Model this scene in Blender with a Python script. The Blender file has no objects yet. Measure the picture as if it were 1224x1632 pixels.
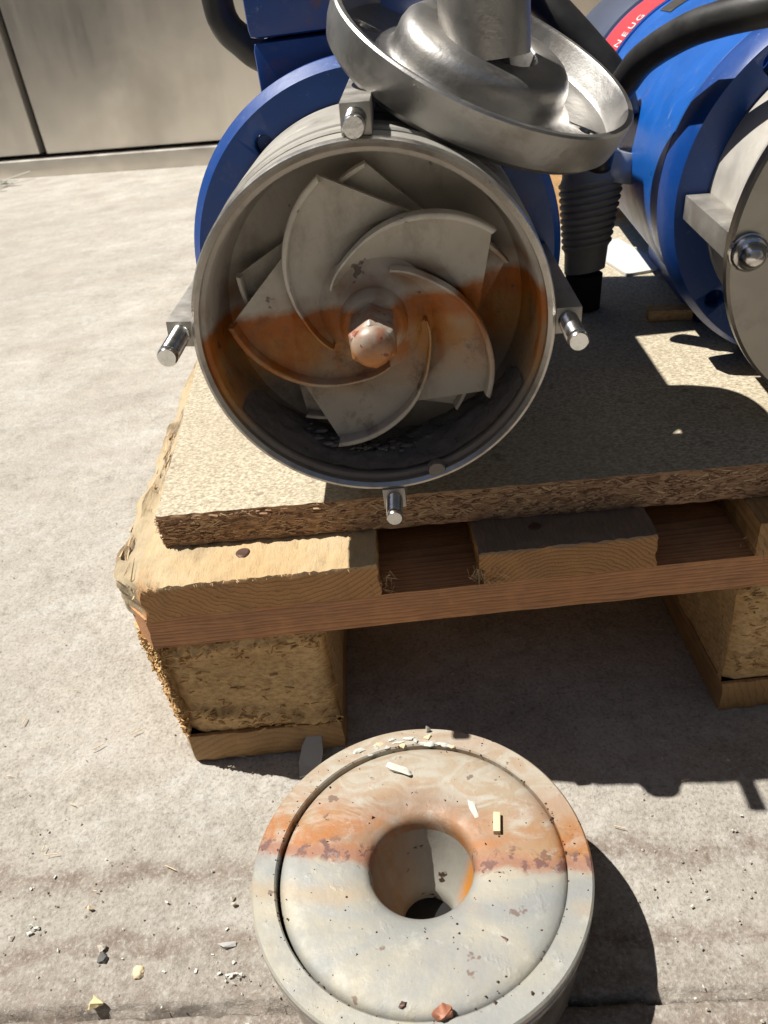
import bpy, bmesh, math, random
import numpy as np
from mathutils import Vector, Matrix, noise as mnoise

random.seed(7); np.random.seed(7)
S = bpy.context.scene
COL = S.collection
rad = math.radians

# ------------------------------------------------------------------ camera
CAM = Vector((0.1552, -0.3343, 0.4019))
yaw, pitch, roll = rad(-2.4614), rad(33.9019), rad(-7.5761)
F = Vector((math.sin(yaw)*math.cos(pitch), math.cos(yaw)*math.cos(pitch), -math.sin(pitch)))
Rt = Vector((math.cos(yaw), -math.sin(yaw), 0)); U = Rt.cross(F)
R2 = Rt*math.cos(roll) + U*math.sin(roll); U2 = U*math.cos(roll) - Rt*math.sin(roll)
cd = bpy.data.cameras.new('camera'); cam = bpy.data.objects.new('camera', cd); COL.objects.link(cam)
cam.matrix_world = Matrix(((R2.x, U2.x, -F.x, CAM.x), (R2.y, U2.y, -F.y, CAM.y), (R2.z, U2.z, -F.z, CAM.z), (0, 0, 0, 1)))
cd.sensor_fit = 'VERTICAL'; cd.sensor_height = 36.0; cd.lens = 1256.9/1632*36
cd.clip_start = 0.01; cd.clip_end = 100
cd.dof.use_dof = True; cd.dof.focus_distance = 0.43; cd.dof.aperture_fstop = 20
S.camera = cam

# ------------------------------------------------------------------ world and sun
SUNV = Vector((0.50, -0.155, -1.0)).normalized()
elev = math.asin(-SUNV.z)
az = math.atan2(-SUNV.x, -SUNV.y)          # clockwise from +Y
W = bpy.data.worlds.new("World"); S.world = W; W.use_nodes = True
wn = W.node_tree; bg = wn.nodes['Background']
sky = wn.nodes.new('ShaderNodeTexSky'); sky.sky_type = 'NISHITA'; sky.sun_disc = False
sky.sun_elevation = elev; sky.sun_rotation = az; sky.dust_density = 1.0; sky.air_density = 1.0
wn.links.new(sky.outputs[0], bg.inputs[0]); bg.inputs[1].default_value = 0.05
sl = bpy.data.lights.new('sun', 'SUN'); sl.energy = 5.0; sl.angle = rad(0.5); sl.color = (1.0, 0.955, 0.885)
sun = bpy.data.objects.new('sun', sl); COL.objects.link(sun)
sun.rotation_euler = SUNV.to_track_quat('-Z', 'Y').to_euler()
S.view_settings.view_transform = 'Standard'; S.view_settings.look = 'None'
S.view_settings.exposure = 0.55; S.view_settings.gamma = 1.0

# ------------------------------------------------------------------ material helper
class M:
    def __init__(s, name, rough=0.6, metal=0.0, spec=0.5):
        s.m = bpy.data.materials.new(name); s.m.use_nodes = True
        s.t = s.m.node_tree; s.n = s.t.nodes; s.b = s.n['Principled BSDF']
        s.b.inputs['Roughness'].default_value = rough; s.b.inputs['Metallic'].default_value = metal
        s.b.inputs['Specular IOR Level'].default_value = spec
        s.tc = s.n.new('ShaderNodeTexCoord'); s.co = s.tc.outputs['Object']
        sp = s.n.new('ShaderNodeSeparateXYZ'); s.t.links.new(s.co, sp.inputs[0])
        s.x, s.y, s.z = sp.outputs
    def L(s, a, b): s.t.links.new(a, b)
    def put(s, inp, v):
        if hasattr(v, 'is_linked') or hasattr(v, 'links'): s.L(v, inp)
        else: inp.default_value = v
    def math(s, op, a, b=0.0, c=0.0, clamp=False):
        n = s.n.new('ShaderNodeMath'); n.operation = op; n.use_clamp = clamp
        s.put(n.inputs[0], a); s.put(n.inputs[1], b); s.put(n.inputs[2], c); return n.outputs[0]
    def vec(s, a, b, c):
        n = s.n.new('ShaderNodeCombineXYZ'); s.put(n.inputs[0], a); s.put(n.inputs[1], b); s.put(n.inputs[2], c); return n.outputs[0]
    def map(s, scale=(1, 1, 1), loc=(0, 0, 0), rot=(0, 0, 0), co=None):
        n = s.n.new('ShaderNodeMapping'); s.L(co or s.co, n.inputs[0])
        n.inputs['Scale'].default_value = scale; n.inputs['Location'].default_value = loc; n.inputs['Rotation'].default_value = rot
        return n.outputs[0]
    def noise(s, scale, detail=4, rough=0.55, co=None, dist=0.0, out=0):
        n = s.n.new('ShaderNodeTexNoise'); s.L(co or s.co, n.inputs['Vector'])
        n.inputs['Scale'].default_value = scale; n.inputs['Detail'].default_value = detail
        n.inputs['Roughness'].default_value = rough; n.inputs['Distortion'].default_value = dist
        return n.outputs[out]
    def vor(s, scale, co=None, feat='F1', out=0, rnd=1.0):
        n = s.n.new('ShaderNodeTexVoronoi'); s.L(co or s.co, n.inputs['Vector']); n.feature = feat
        n.inputs['Scale'].default_value = scale; n.inputs['Randomness'].default_value = rnd; return n.outputs[out]
    def ramp(s, fac, stops, interp='LINEAR'):
        n = s.n.new('ShaderNodeValToRGB'); s.L(fac, n.inputs[0]); r = n.color_ramp; r.interpolation = interp
        while len(r.elements) < len(stops): r.elements.new(0.5)
        for e, (p, c) in zip(r.elements, stops):
            e.position = p; e.color = (c[0], c[1], c[2], 1) if not isinstance(c, (int, float)) else (c, c, c, 1)
        return n.outputs[0]
    def mix(s, fac, a, b, mode='MIX'):
        n = s.n.new('ShaderNodeMix'); n.data_type = 'RGBA'; n.blend_type = mode
        s.put(n.inputs[0], fac)
        for i, v in ((6, a), (7, b)):
            if isinstance(v, tuple): n.inputs[i].default_value = (*v, 1)
            else: s.L(v, n.inputs[i])
        return n.outputs[2]
    def color(s, v):
        if isinstance(v, tuple): s.b.inputs['Base Color'].default_value = (*v, 1)
        else: s.L(v, s.b.inputs['Base Color'])
        return s
    def rough(s, v): s.put(s.b.inputs['Roughness'], v); return s
    def metal(s, v): s.put(s.b.inputs['Metallic'], v); return s
    def bump(s, h, strength=0.3, dist=0.001):
        n = s.n.new('ShaderNodeBump'); n.inputs['Strength'].default_value = strength; n.inputs['Distance'].default_value = dist
        s.L(h, n.inputs['Height'])
        if s.b.inputs['Normal'].is_linked: s.L(s.b.inputs['Normal'].links[0].from_socket, n.inputs['Normal'])
        s.L(n.outputs[0], s.b.inputs['Normal']); return s
    def band(s, v, a, b, w=0.002):      # 1 between a and b, soft edges of width w
        l = s.math('MULTIPLY_ADD', v, 1/w, -a/w + 0.5, clamp=True)
        h = s.math('MULTIPLY_ADD', v, -1/w, b/w + 0.5, clamp=True)
        return s.math('MULTIPLY', l, h)
    def spots(s, scale, thr, soft=0.04, co=None, detail=3):
        n = s.noise(scale, detail, 0.6, co); return s.ramp(n, [(thr, 0.0), (min(1, thr+soft), 1.0)])

# ------------------------------------------------------------------ materials
def mat_concrete():
    m = M('concrete', 0.85)
    big = m.noise(2.2, 5, 0.6); mid = m.noise(14, 6, 0.65); fine = m.noise(420, 5, 0.75); mm = m.noise(105, 7, 0.8)
    c = m.ramp(m.math('MULTIPLY_ADD', mm, 0.6, m.math('MULTIPLY', mid, 0.4)), [(0.3, (0.20, 0.176, 0.142)), (0.45, (0.40, 0.372, 0.32)), (0.62, (0.58, 0.55, 0.485))])
    c = m.mix(m.ramp(big, [(0.35, 0.0), (0.65, 0.6)]), c, (0.30, 0.27, 0.232))
    # pale rubbed cement patches
    st = m.map((1.0, 1.9, 1.0))
    pal = m.ramp(m.noise(11, 6, 0.7, st), [(0.50, 0.0), (0.62, 0.8)])
    pal = m.math('MULTIPLY', pal, m.ramp(m.noise(80, 6, 0.75), [(0.42, 0.1), (0.58, 1.0)]))
    c = m.mix(m.math('MULTIPLY', pal, 0.65), c, (0.56, 0.55, 0.52))
    c = m.mix(m.math('MULTIPLY', m.ramp(m.noise(7, 5, 0.65, m.map((1, 1.8, 1), (4, 4, 0))), [(0.48, 0.0), (0.70, 0.45)]), m.ramp(mm, [(0.4, 0.3), (0.6, 1.0)])), c, (0.31, 0.255, 0.215))
    # brown dirt bands in front of the pallet, running left to right
    wob = m.math('MULTIPLY_ADD', m.noise(14, 7, 0.75), 0.06, m.y)
    wob = m.math('MULTIPLY_ADD', m.x, 0.05, wob)
    b1 = m.band(wob, -0.052, -0.040, 0.012); b2 = m.band(wob, -0.092, -0.082, 0.010); b3 = m.band(wob, -0.40, -0.108, 0.045)
    dirt = m.math('MAXIMUM', m.math('MULTIPLY', b1, 1.0), m.math('MAXIMUM', m.math('MULTIPLY', b2, 0.95), m.math('MULTIPLY', b3, 0.95)))
    br = m.ramp(m.noise(30, 6, 0.7, st), [(0.30, 0.45), (0.52, 1.0)])
    dirt = m.math('MULTIPLY', dirt, br)
    c = m.mix(m.math('MULTIPLY', dirt, m.ramp(mm, [(0.36, 1.0), (0.62, 0.45)])), c, (0.175, 0.125, 0.094))
    # dirt packed into the joint between the slabs
    jy = m.math('ADD', m.y, m.math('MULTIPLY_ADD', m.x, 0.052, 0.1435+0.0039)); jy = m.math('ADD', jy, m.math('MULTIPLY_ADD', m.noise(45, 4), 0.006, -0.003))
    c = m.mix(m.math('MULTIPLY', m.band(jy, -0.0012, 0.0012, 0.0022), m.ramp(m.noise(28, 4), [(0.35, 0.25), (0.55, 0.9)])), c, (0.055, 0.042, 0.033))
    # under-pallet and general grime speckle
    sp = m.ramp(m.vor(150), [(0.03, 1.0), (0.12, 0.0)])
    sp = m.math('MULTIPLY', sp, m.ramp(m.noise(40, 3), [(0.52, 0.0), (0.62, 1.0)]))
    c = m.mix(m.math('MULTIPLY', sp, 0.6), c, (0.14, 0.10, 0.08))
    c = m.mix(m.ramp(fine, [(0.34, 0.55), (0.48, 0.0)]), c, (0.16, 0.135, 0.11))
    c = m.mix(m.ramp(fine, [(0.54, 0.0), (0.68, 0.55)]), c, (0.56, 0.54, 0.495))
    m.color(c)
    h = m.math('MULTIPLY_ADD', fine, 0.35, m.math('MULTIPLY', mm, 0.8))
    m.bump(h, 0.8, 0.0022); m.bump(m.noise(600, 2), 0.3, 0.0006)
    return m.m
def mat_wood(name, light, dark, pith=(0.0, -0.03), ring=900.0, grime=0.25, axis='y', gloss=0.7, warp=0.006, contrast=1.0, furr=0.0, top=None):
    m = M(name, gloss)
    if axis == 'y': u, v, along = m.x, m.z, (8, 0.6, 8)
    else: u, v, along = m.y, m.z, (0.6, 8, 8)
    w = m.noise(18, 3, 0.5, m.map(along)); w2 = m.noise(6, 3, 0.5, m.map(along))
    du = m.math('ADD', u, m.math('MULTIPLY_ADD', w, warp, -pith[0]-warp*.5)); dv = m.math('ADD', v, m.math('MULTIPLY_ADD', w2, warp, -pith[1]-warp*.5))
    d = m.math('SQRT', m.math('ADD', m.math('MULTIPLY', du, du), m.math('MULTIPLY', dv, dv)))
    fr = m.math('FRACT', m.math('MULTIPLY', d, ring/6.28))
    rg = m.ramp(fr, [(0.0, 0.0), (0.55, 0.25*contrast), (0.85, 0.9*contrast), (1.0, 0.1)])
    fib = m.noise(60, 4, 0.6, m.map(tuple(a*2.2 for a in along)))
    c = m.mix(rg, light, dark)
    c = m.mix(m.ramp(fib, [(0.35, 0.35), (0.6, 0.0)]), c, tuple(k*0.55 for k in dark))
    g = m.ramp(m.noise(22, 5, 0.65), [(0.45, 0.0), (0.7, grime)])
    c = m.mix(g, c, (0.09, 0.075, 0.065))
    c = m.mix(m.ramp(m.noise(55, 4, 0.6), [(0.5, 0.0), (0.72, 0.35)]), c, tuple(min(1, k*1.25) for k in light))
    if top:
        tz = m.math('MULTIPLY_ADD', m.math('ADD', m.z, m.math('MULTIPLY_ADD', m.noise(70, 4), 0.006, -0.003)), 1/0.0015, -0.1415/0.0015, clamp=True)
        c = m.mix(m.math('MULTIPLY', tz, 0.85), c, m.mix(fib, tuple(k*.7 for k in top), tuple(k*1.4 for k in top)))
    m.color(c)
    m.bump(m.math('ADD', m.math('MULTIPLY', rg, -0.35), fib), 0.5, 0.0008+furr); m.bump(m.noise(420, 3), 0.35, 0.0006)
    return m.m
def mat_deck_worn():
    # sun bleached, roughly sawn top deck board: furry pale face, ringed end
    m = M('deck_board_wood', 0.8)
    w = m.noise(18, 3, 0.5, m.map((6, 0.5, 6)))
    du = m.math('ADD', m.x, m.math('MULTIPLY_ADD', w, 0.006, -0.085)); dv = m.math('ADD', m.z, m.math('MULTIPLY_ADD', w, 0.006, -0.20))
    d = m.math('SQRT', m.math('ADD', m.math('MULTIPLY', du, du), m.math('MULTIPLY', dv, dv)))
    fr = m.math('FRACT', m.math('MULTIPLY', d, 340))
    rg = m.ramp(fr, [(0.0, 0.1), (0.6, 0.25), (0.88, 0.85), (1.0, 0.1)])
    c = m.mix(rg, (0.54, 0.30, 0.125), (0.27, 0.125, 0.042))
    top = m.mix(m.noise(30, 5, 0.6, m.map((3, 1, 1))), (0.46, 0.34, 0.185), (0.56, 0.465, 0.30))
    top = m.mix(m.ramp(m.noise(9, 4, 0.6), [(0.4, 0.0), (0.65, 0.6)]), top, (0.50, 0.31, 0.13))
    top = m.mix(m.ramp(m.noise(160, 4, 0.7, m.map((2.5, 0.7, 1))), [(0.3, 0.5), (0.5, 0.0)]), top, (0.40, 0.27, 0.13))
    tz = m.math('MULTIPLY_ADD', m.z, 1/0.003, -0.1405/0.003, clamp=True)
    tx = m.math('MULTIPLY_ADD', m.x, -1/0.003, 0.0015/0.003, clamp=True)
    side = m.mix(m.noise(14, 5, 0.7, m.map((9, 0.7, 9))), (0.34, 0.27, 0.17), (0.56, 0.45, 0.28))
    side = m.mix(m.ramp(m.noise(11, 5, 0.7, m.map((12, 0.5, 12))), [(0.50, 0.0), (0.60, 0.8)]), side, (0.13, 0.10, 0.075))
    c = m.mix(tx, c, side)
    tz = m.math('MULTIPLY', tz, m.math('SUBTRACT', 1.0, m.math('MULTIPLY', tx, 0.75)))
    c = m.mix(tz, c, top)
    c = m.mix(m.ramp(m.noise(24, 5, 0.65), [(0.52, 0.0), (0.75, 0.5)]), c, (0.12, 0.095, 0.075))
    m.color(c); m.bump(m.noise(170, 6, 0.75, m.map((2.5, 0.8, 1))), 0.8, 0.0015)
    return m.m
def mat_chip_top():
    m = M('chipboard_face', 0.75)
    n1 = m.noise(560, 4, 0.7, m.map((0.8, 1.1, 1))); n2 = m.noise(7, 4, 0.6)
    c = m.ramp(n1, [(0.30, (0.20, 0.155, 0.10)), (0.48, (0.40, 0.345, 0.245)), (0.66, (0.62, 0.56, 0.43))])
    c = m.mix(m.ramp(n2, [(0.4, 0.0), (0.7, 0.4)]), c, (0.33, 0.275, 0.19))
    c = m.mix(m.math('MULTIPLY', m.spots(60, 0.66, 0.03), 0.5), c, (0.17, 0.12, 0.09))
    m.color(c); m.bump(n1, 0.4, 0.0007)
    return m.m
def mat_chip_edge():
    m = M('chipboard_core', 0.85)
    st = m.map((0.35, 1, 1.6)); a = m.vor(420, st, out=1); n = m.noise(500, 4, 0.7, st)
    c = m.ramp(a, [(0.0, (0.16, 0.085, 0.045)), (0.35, (0.34, 0.20, 0.11)), (0.7, (0.48, 0.31, 0.18)), (1.0, (0.30, 0.17, 0.09))])
    c = m.mix(m.ramp(n, [(0.3, 0.8), (0.48, 0.0)]), c, (0.05, 0.027, 0.016))
    m.color(c); m.bump(n, 0.9, 0.0015)
    return m.m
def mat_strand(name, c):
    m = M(name, 0.8); m.color(m.mix(m.noise(200, 3), tuple(k*0.7 for k in c), tuple(min(1, k*1.3) for k in c))); return m.m
def mat_chip_block():
    m = M('pressed_chip_block', 0.85)
    n = m.noise(330, 4, 0.7, m.map((0.7, 0.7, 1.2))); n2 = m.noise(16, 4, 0.6)
    c = m.ramp(n, [(0.3, (0.33, 0.20, 0.09)), (0.5, (0.58, 0.38, 0.175)), (0.72, (0.72, 0.53, 0.28))])
    c = m.mix(m.ramp(n2, [(0.4, 0.0), (0.66, 0.55)]), c, (0.36, 0.225, 0.09))
    c = m.mix(m.ramp(m.noise(38, 5, 0.7), [(0.60, 0.0), (0.72, 0.6)]), c, (0.20, 0.12, 0.06))
    m.color(c); m.bump(n, 0.7, 0.0015)
    return m.m
def mat_steel(name, base=(0.42, 0.41, 0.39), rough=0.38, scale=40, smear=0.5, brushed=None, dirt=(0.12, 0.10, 0.08), dirt_amt=0.5, metal=1.0, pits=0.0):
    m = M(name, rough, metal)
    co = m.map(brushed) if brushed else m.co
    n = m.noise(scale, 5, 0.65, co); n2 = m.noise(scale*6, 4, 0.6, co)
    c = m.mix(n, tuple(k*0.72 for k in base), tuple(min(1, k*1.2) for k in base))
    dr = m.ramp(m.noise(scale*1.3, 6, 0.7), [(0.5, 0.0), (0.68, dirt_amt)])
    c = m.mix(dr, c, dirt); m.color(c)
    m.metal(m.math('MULTIPLY_ADD', dr, -0.8*metal, metal))
    m.rough(m.ramp(n, [(0.25, rough*0.7), (0.75, min(1, rough*(1+smear)))]))
    m.bump(n2, 0.12, 0.0005)
    if pits: m.bump(m.spots(150, 0.63, 0.05), -pits, 0.0009); m.bump(m.noise(60, 5, 0.7), pits*.6, 0.0012)
    return m.m
def mat_cabinet():
    m = M('brushed_stainless', 0.36, 0.7)
    a = m.noise(1.1, 4, 0.55, m.map((1.0, 1, 0.8), (0, 0, 0), (0, 0.6, 0))); st = m.noise(9, 4, 0.6, m.map((1.6, 1, 0.16)))
    c = m.ramp(a, [(0.35, (0.50, 0.48, 0.45)), (0.5, (0.74, 0.70, 0.635)), (0.68, (0.90, 0.85, 0.77))])  # cloudy tones paint reflections into the steel colour
    c = m.mix(m.ramp(st, [(0.52, 0.0), (0.7, 0.35)]), c, (0.74, 0.70, 0.64)); c = m.mix(m.ramp(m.noise(3, 4), [(0.55, 0.0), (0.75, 0.4)]), c, (0.40, 0.36, 0.30))
    m.color(c); m.rough(m.ramp(st, [(0.3, 0.34), (0.7, 0.55)])); m.bump(m.noise(5, 3), 0.15, 0.02); return m.m
def mat_blue(name='blue_paint', base=(0.003, 0.048, 0.235), rough=0.34):
    m = M(name, rough)
    n = m.noise(30, 5, 0.6)
    c = m.mix(n, tuple(k*0.75 for k in base), tuple(min(1, k*1.2) for k in base))
    sc = m.ramp(m.noise(60, 8, 0.8, dist=0.8), [(0.60, 0.0), (0.66, 0.7)])
    c = m.mix(sc, c, (0.16, 0.22, 0.34))
    dust = m.math('ADD', m.ramp(m.noise(12, 5, 0.7), [(0.48, 0.0), (0.78, 0.10)]), m.ramp(m.noise(130, 5, 0.75), [(0.56, 0.0), (0.8, 0.25)]))
    c = m.mix(dust, c, (0.16, 0.17, 0.2))
    rs = m.math('MULTIPLY', m.spots(26, 0.62, 0.08, detail=6), m.spots(110, 0.44, 0.1))
    c = m.mix(m.math('MULTIPLY', rs, 0.75), c, (0.13, 0.045, 0.018))
    m.color(c); m.rough(m.ramp(n, [(0.3, rough*0.8), (0.7, rough*1.5)])); m.bump(m.noise(260, 3), 0.14, 0.0005)
    return m.m
def mat_rubber():
    m = M('black_rubber', 0.42); n = m.noise(60, 5, 0.6)
    m.color(m.mix(n, (0.010, 0.010, 0.010), (0.035, 0.033, 0.030))); m.rough(m.ramp(n, [(0.3, 0.32), (0.7, 0.6)])); m.bump(m.noise(400, 3), 0.12, 0.0004)
    return m.m
def mat_wet(name, zrust, y_dark=None, base=(0.235, 0.215, 0.18), inner=False):
    """scaled casing steel with the water line of the stopped pump: rust above, mud film below (z = height in the pump)."""
    m = M(name, 0.5, 0.0, 0.4)
    n = m.noise(26, 5, 0.6); nf = m.noise(130, 5, 0.65)
    zz = m.math('ADD', m.z, m.math('MULTIPLY_ADD', m.noise(28, 6, 0.7), 0.012, -0.006))
    zz = m.math('ADD', zz, m.math('MULTIPLY', m.x, -0.05))
    c = m.mix(n, tuple(k*0.8 for k in base), tuple(k*1.2 for k in base))
    # rgb along height
    low = m.mix(n, (0.12, 0.105, 0.095), (0.24, 0.215, 0.185))
    olive = m.mix(n, (0.15, 0.10, 0.05), (0.30, 0.25, 0.175))
    rust = m.mix(nf, (0.22, 0.05, 0.007), (0.50, 0.16, 0.018))
    och = m.mix(nf, (0.34, 0.13, 0.018), (0.46, 0.24, 0.07))
    c2 = m.mix(m.band(zz, -1, zrust-0.040, 0.02), olive, low) if inner else m.mix(m.band(zz, -1, zrust-0.046, 0.03), m.mix(0.5, olive, base), m.mix(0.5, low, base))
    c2 = m.mix(m.math('MULTIPLY', m.band(zz, zrust-0.038, zrust+0.001, 0.022), m.ramp(m.noise(17, 4), [(0.36, 0.35), (0.5, 1.0)])), c2, och)
    c2 = m.mix(m.math('MULTIPLY', m.band(zz, zrust-0.0125, zrust+0.001, 0.006), m.ramp(nf, [(0.3, 0.6), (0.55, 1.0)])), c2, rust)
    run = m.noise(70, 5, 0.65, m.map((1, 1, 0.14)))
    c2 = m.mix(m.math('MULTIPLY', m.band(zz, zrust-0.034, zrust-0.004, 0.012), m.ramp(run, [(0.46, 0.0), (0.60, 0.8)])), c2, rust)
    c2 = m.mix(m.ramp(m.noise(44, 6, 0.75), [(0.54, 0.0), (0.68, 0.7)]), c2, (0.075, 0.048, 0.030))
    up = m.band(zz, zrust+0.0005, 9, 0.004)
    c = m.mix(up, c2, c)
    c = m.mix(m.math('MULTIPLY', m.band(zz, zrust+0.004, zrust+0.014, 0.012), m.math('MULTIPLY', m.spots(30, 0.44, 0.16), 0.75)), c, (0.24, 0.095, 0.028))
    c = m.mix(m.ramp(m.noise(36, 6, 0.75, m.map((1, 1, .6))), [(0.50, 0.0), (0.70, 0.45)]), c, (0.13, 0.105, 0.08))
    c = m.mix(m.math('MULTIPLY', m.spots(95, 0.69, 0.03), 0.7), c, (0.06, 0.035, 0.03))
    m.color(c)
    m.rough(m.ramp(m.noise(40, 4), [(0.3, 0.35), (0.7, 0.65)]))
    m.bump(nf, 0.45, 0.0014); m.bump(m.spots(110, 0.6, 0.08), -0.3, 0.0008)
    return m.m
def mat_scaled():
    # limescaled face of the suction cover; x,y in the cover's own frame
    m = M('scaled_steel', 0.42, 0.15)
    n = m.noise(22, 5, 0.62); nf = m.noise(90, 5, 0.65); nd = m.noise(16, 6, 0.6, dist=1.5)
    yy = m.math('ADD', m.y, m.math('MULTIPLY_ADD', m.noise(38, 6, 0.65), 0.017, -0.0085))
    yy = m.math('MULTIPLY_ADD', m.x, 0.16, yy)
    grey = m.mix(n, (0.235, 0.238, 0.218), (0.345, 0.342, 0.312))
    grey = m.mix(m.ramp(m.noise(19, 6, 0.6, m.map((1, 1.4, 1), (5, 2, 0)), dist=1.2), [(0.44, 0.0), (0.62, 0.75)]), grey, (0.37, 0.335, 0.255))
    blue = m.mix(m.ramp(nd, [(0.42, 0.0), (0.6, 0.6)]), grey, (0.225, 0.235, 0.24))
    warm = m.mix(m.ramp(nd, [(0.33, 0.0), (0.6, 1.0)]), (0.32, 0.27, 0.19), (0.30, 0.155, 0.06))
    warm = m.mix(m.ramp(m.noise(30, 5, 0.6, m.map((1, 2.0, 1)), dist=2.2), [(0.45, 0.0), (0.60, 0.9)]), warm, (0.40, 0.385, 0.33))
    warm = m.mix(m.ramp(m.noise(13, 5, 0.6, m.map((1, 2.2, 1), (3, 1, 0)), dist=1.0), [(0.50, 0.0), (0.66, 0.75)]), warm, (0.33, 0.20, 0.13))
    far = m.band(yy, 0.036, 9, 0.02)
    warm = m.mix(m.math('MULTIPLY', far, 0.55), warm, (0.38, 0.345, 0.28))
    rr = m.math('SQRT', m.math('ADD', m.math('MULTIPLY', m.x, m.x), m.math('MULTIPLY', m.y, m.y)))
    eye = m.band(m.math('MULTIPLY_ADD', m.noise(30, 4), 0.016, rr), 0.030, 0.048, 0.012)
    warm = m.mix(m.math('MULTIPLY', eye, 0.75), warm, m.mix(n, (0.17, 0.115, 0.085), (0.30, 0.185, 0.11)))
    rust = m.mix(nf, (0.25, 0.075, 0.014), (0.44, 0.18, 0.045))
    pink = m.mix(nf, (0.20, 0.075, 0.045), (0.36, 0.20, 0.13))
    up = m.band(yy, 0.0, 9, 0.003)
    c = m.mix(up, blue, warm)
    c = m.mix(m.math('MULTIPLY', m.band(yy, 0.002, 0.024, 0.014), m.ramp(m.noise(24, 6, 0.7, dist=1.0), [(0.40, 0.15), (0.58, 1.0)])), c, rust)
    c = m.mix(m.math('MULTIPLY', m.band(yy, -0.001, 0.0055, 0.003), 0.85), c, pink)
    c = m.mix(m.math('MULTIPLY', m.band(yy, -0.002, 0.008, 0.003), m.spots(170, 0.52, 0.06)), c, (0.15, 0.075, 0.06))
    # faint second line below
    c = m.mix(m.math('MULTIPLY', m.band(yy, -0.022, -0.014, 0.005), m.ramp(n, [(0.42, 0.0), (0.62, 0.55)])), c, (0.38, 0.28, 0.17))
    c = m.mix(m.math('MULTIPLY', m.spots(95, 0.66, 0.03), 0.75), c, (0.13, 0.075, 0.055))
    c = m.mix(m.ramp(m.noise(70, 6, 0.75), [(0.58, 0.0), (0.70, 0.4)]), c, (0.47, 0.47, 0.43))
    m.color(c); m.rough(m.ramp(nf, [(0.3, 0.5), (0.7, 0.75)])); m.bump(nf, 0.35, 0.0012); m.bump(m.spots(130, 0.62, 0.1), 0.2, 0.0006)
    return m.m
def mat_throat():
    m = M('stained_throat', 0.45); n = m.noise(60, 5, 0.65, m.map((1, 1, 0.3))); nf = m.noise(140, 4)
    c = m.mix(n, (0.20, 0.185, 0.15), (0.36, 0.35, 0.31))
    lf = m.math('MULTIPLY_ADD', m.x, -1/0.018, 0.15, clamp=True)  # left bore wall browner: rust stain plus its shadow painted in
    c = m.mix(m.math('MULTIPLY', lf, m.ramp(n, [(0.35, 0.5), (0.55, 1.0)])), c, m.mix(nf, (0.16, 0.07, 0.02), (0.34, 0.17, 0.06)))
    st = m.band(m.y, -0.004, 0.006, 0.006); rt = m.math('MULTIPLY_ADD', m.x, 1/0.006, -0.015/0.006, clamp=True)
    c = m.mix(m.math('MULTIPLY', st, rt), c, (0.50, 0.20, 0.03))
    c = m.mix(m.spots(80, 0.64, 0.03), c, (0.05, 0.03, 0.02)); m.color(c); m.bump(nf, 0.3, 0.0008); return m.m
def mat_plain(name, c, rough=0.6, metal=0.0, var=0.25, scale=120, bump=0.2):
    m = M(name, rough, metal); n = m.noise(scale, 4, 0.6)
    m.color(m.mix(n, tuple(k*(1-var) for k in c), tuple(min(1, k*(1+var)) for k in c))); m.bump(n, bump, 0.0006); return m.m

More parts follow.
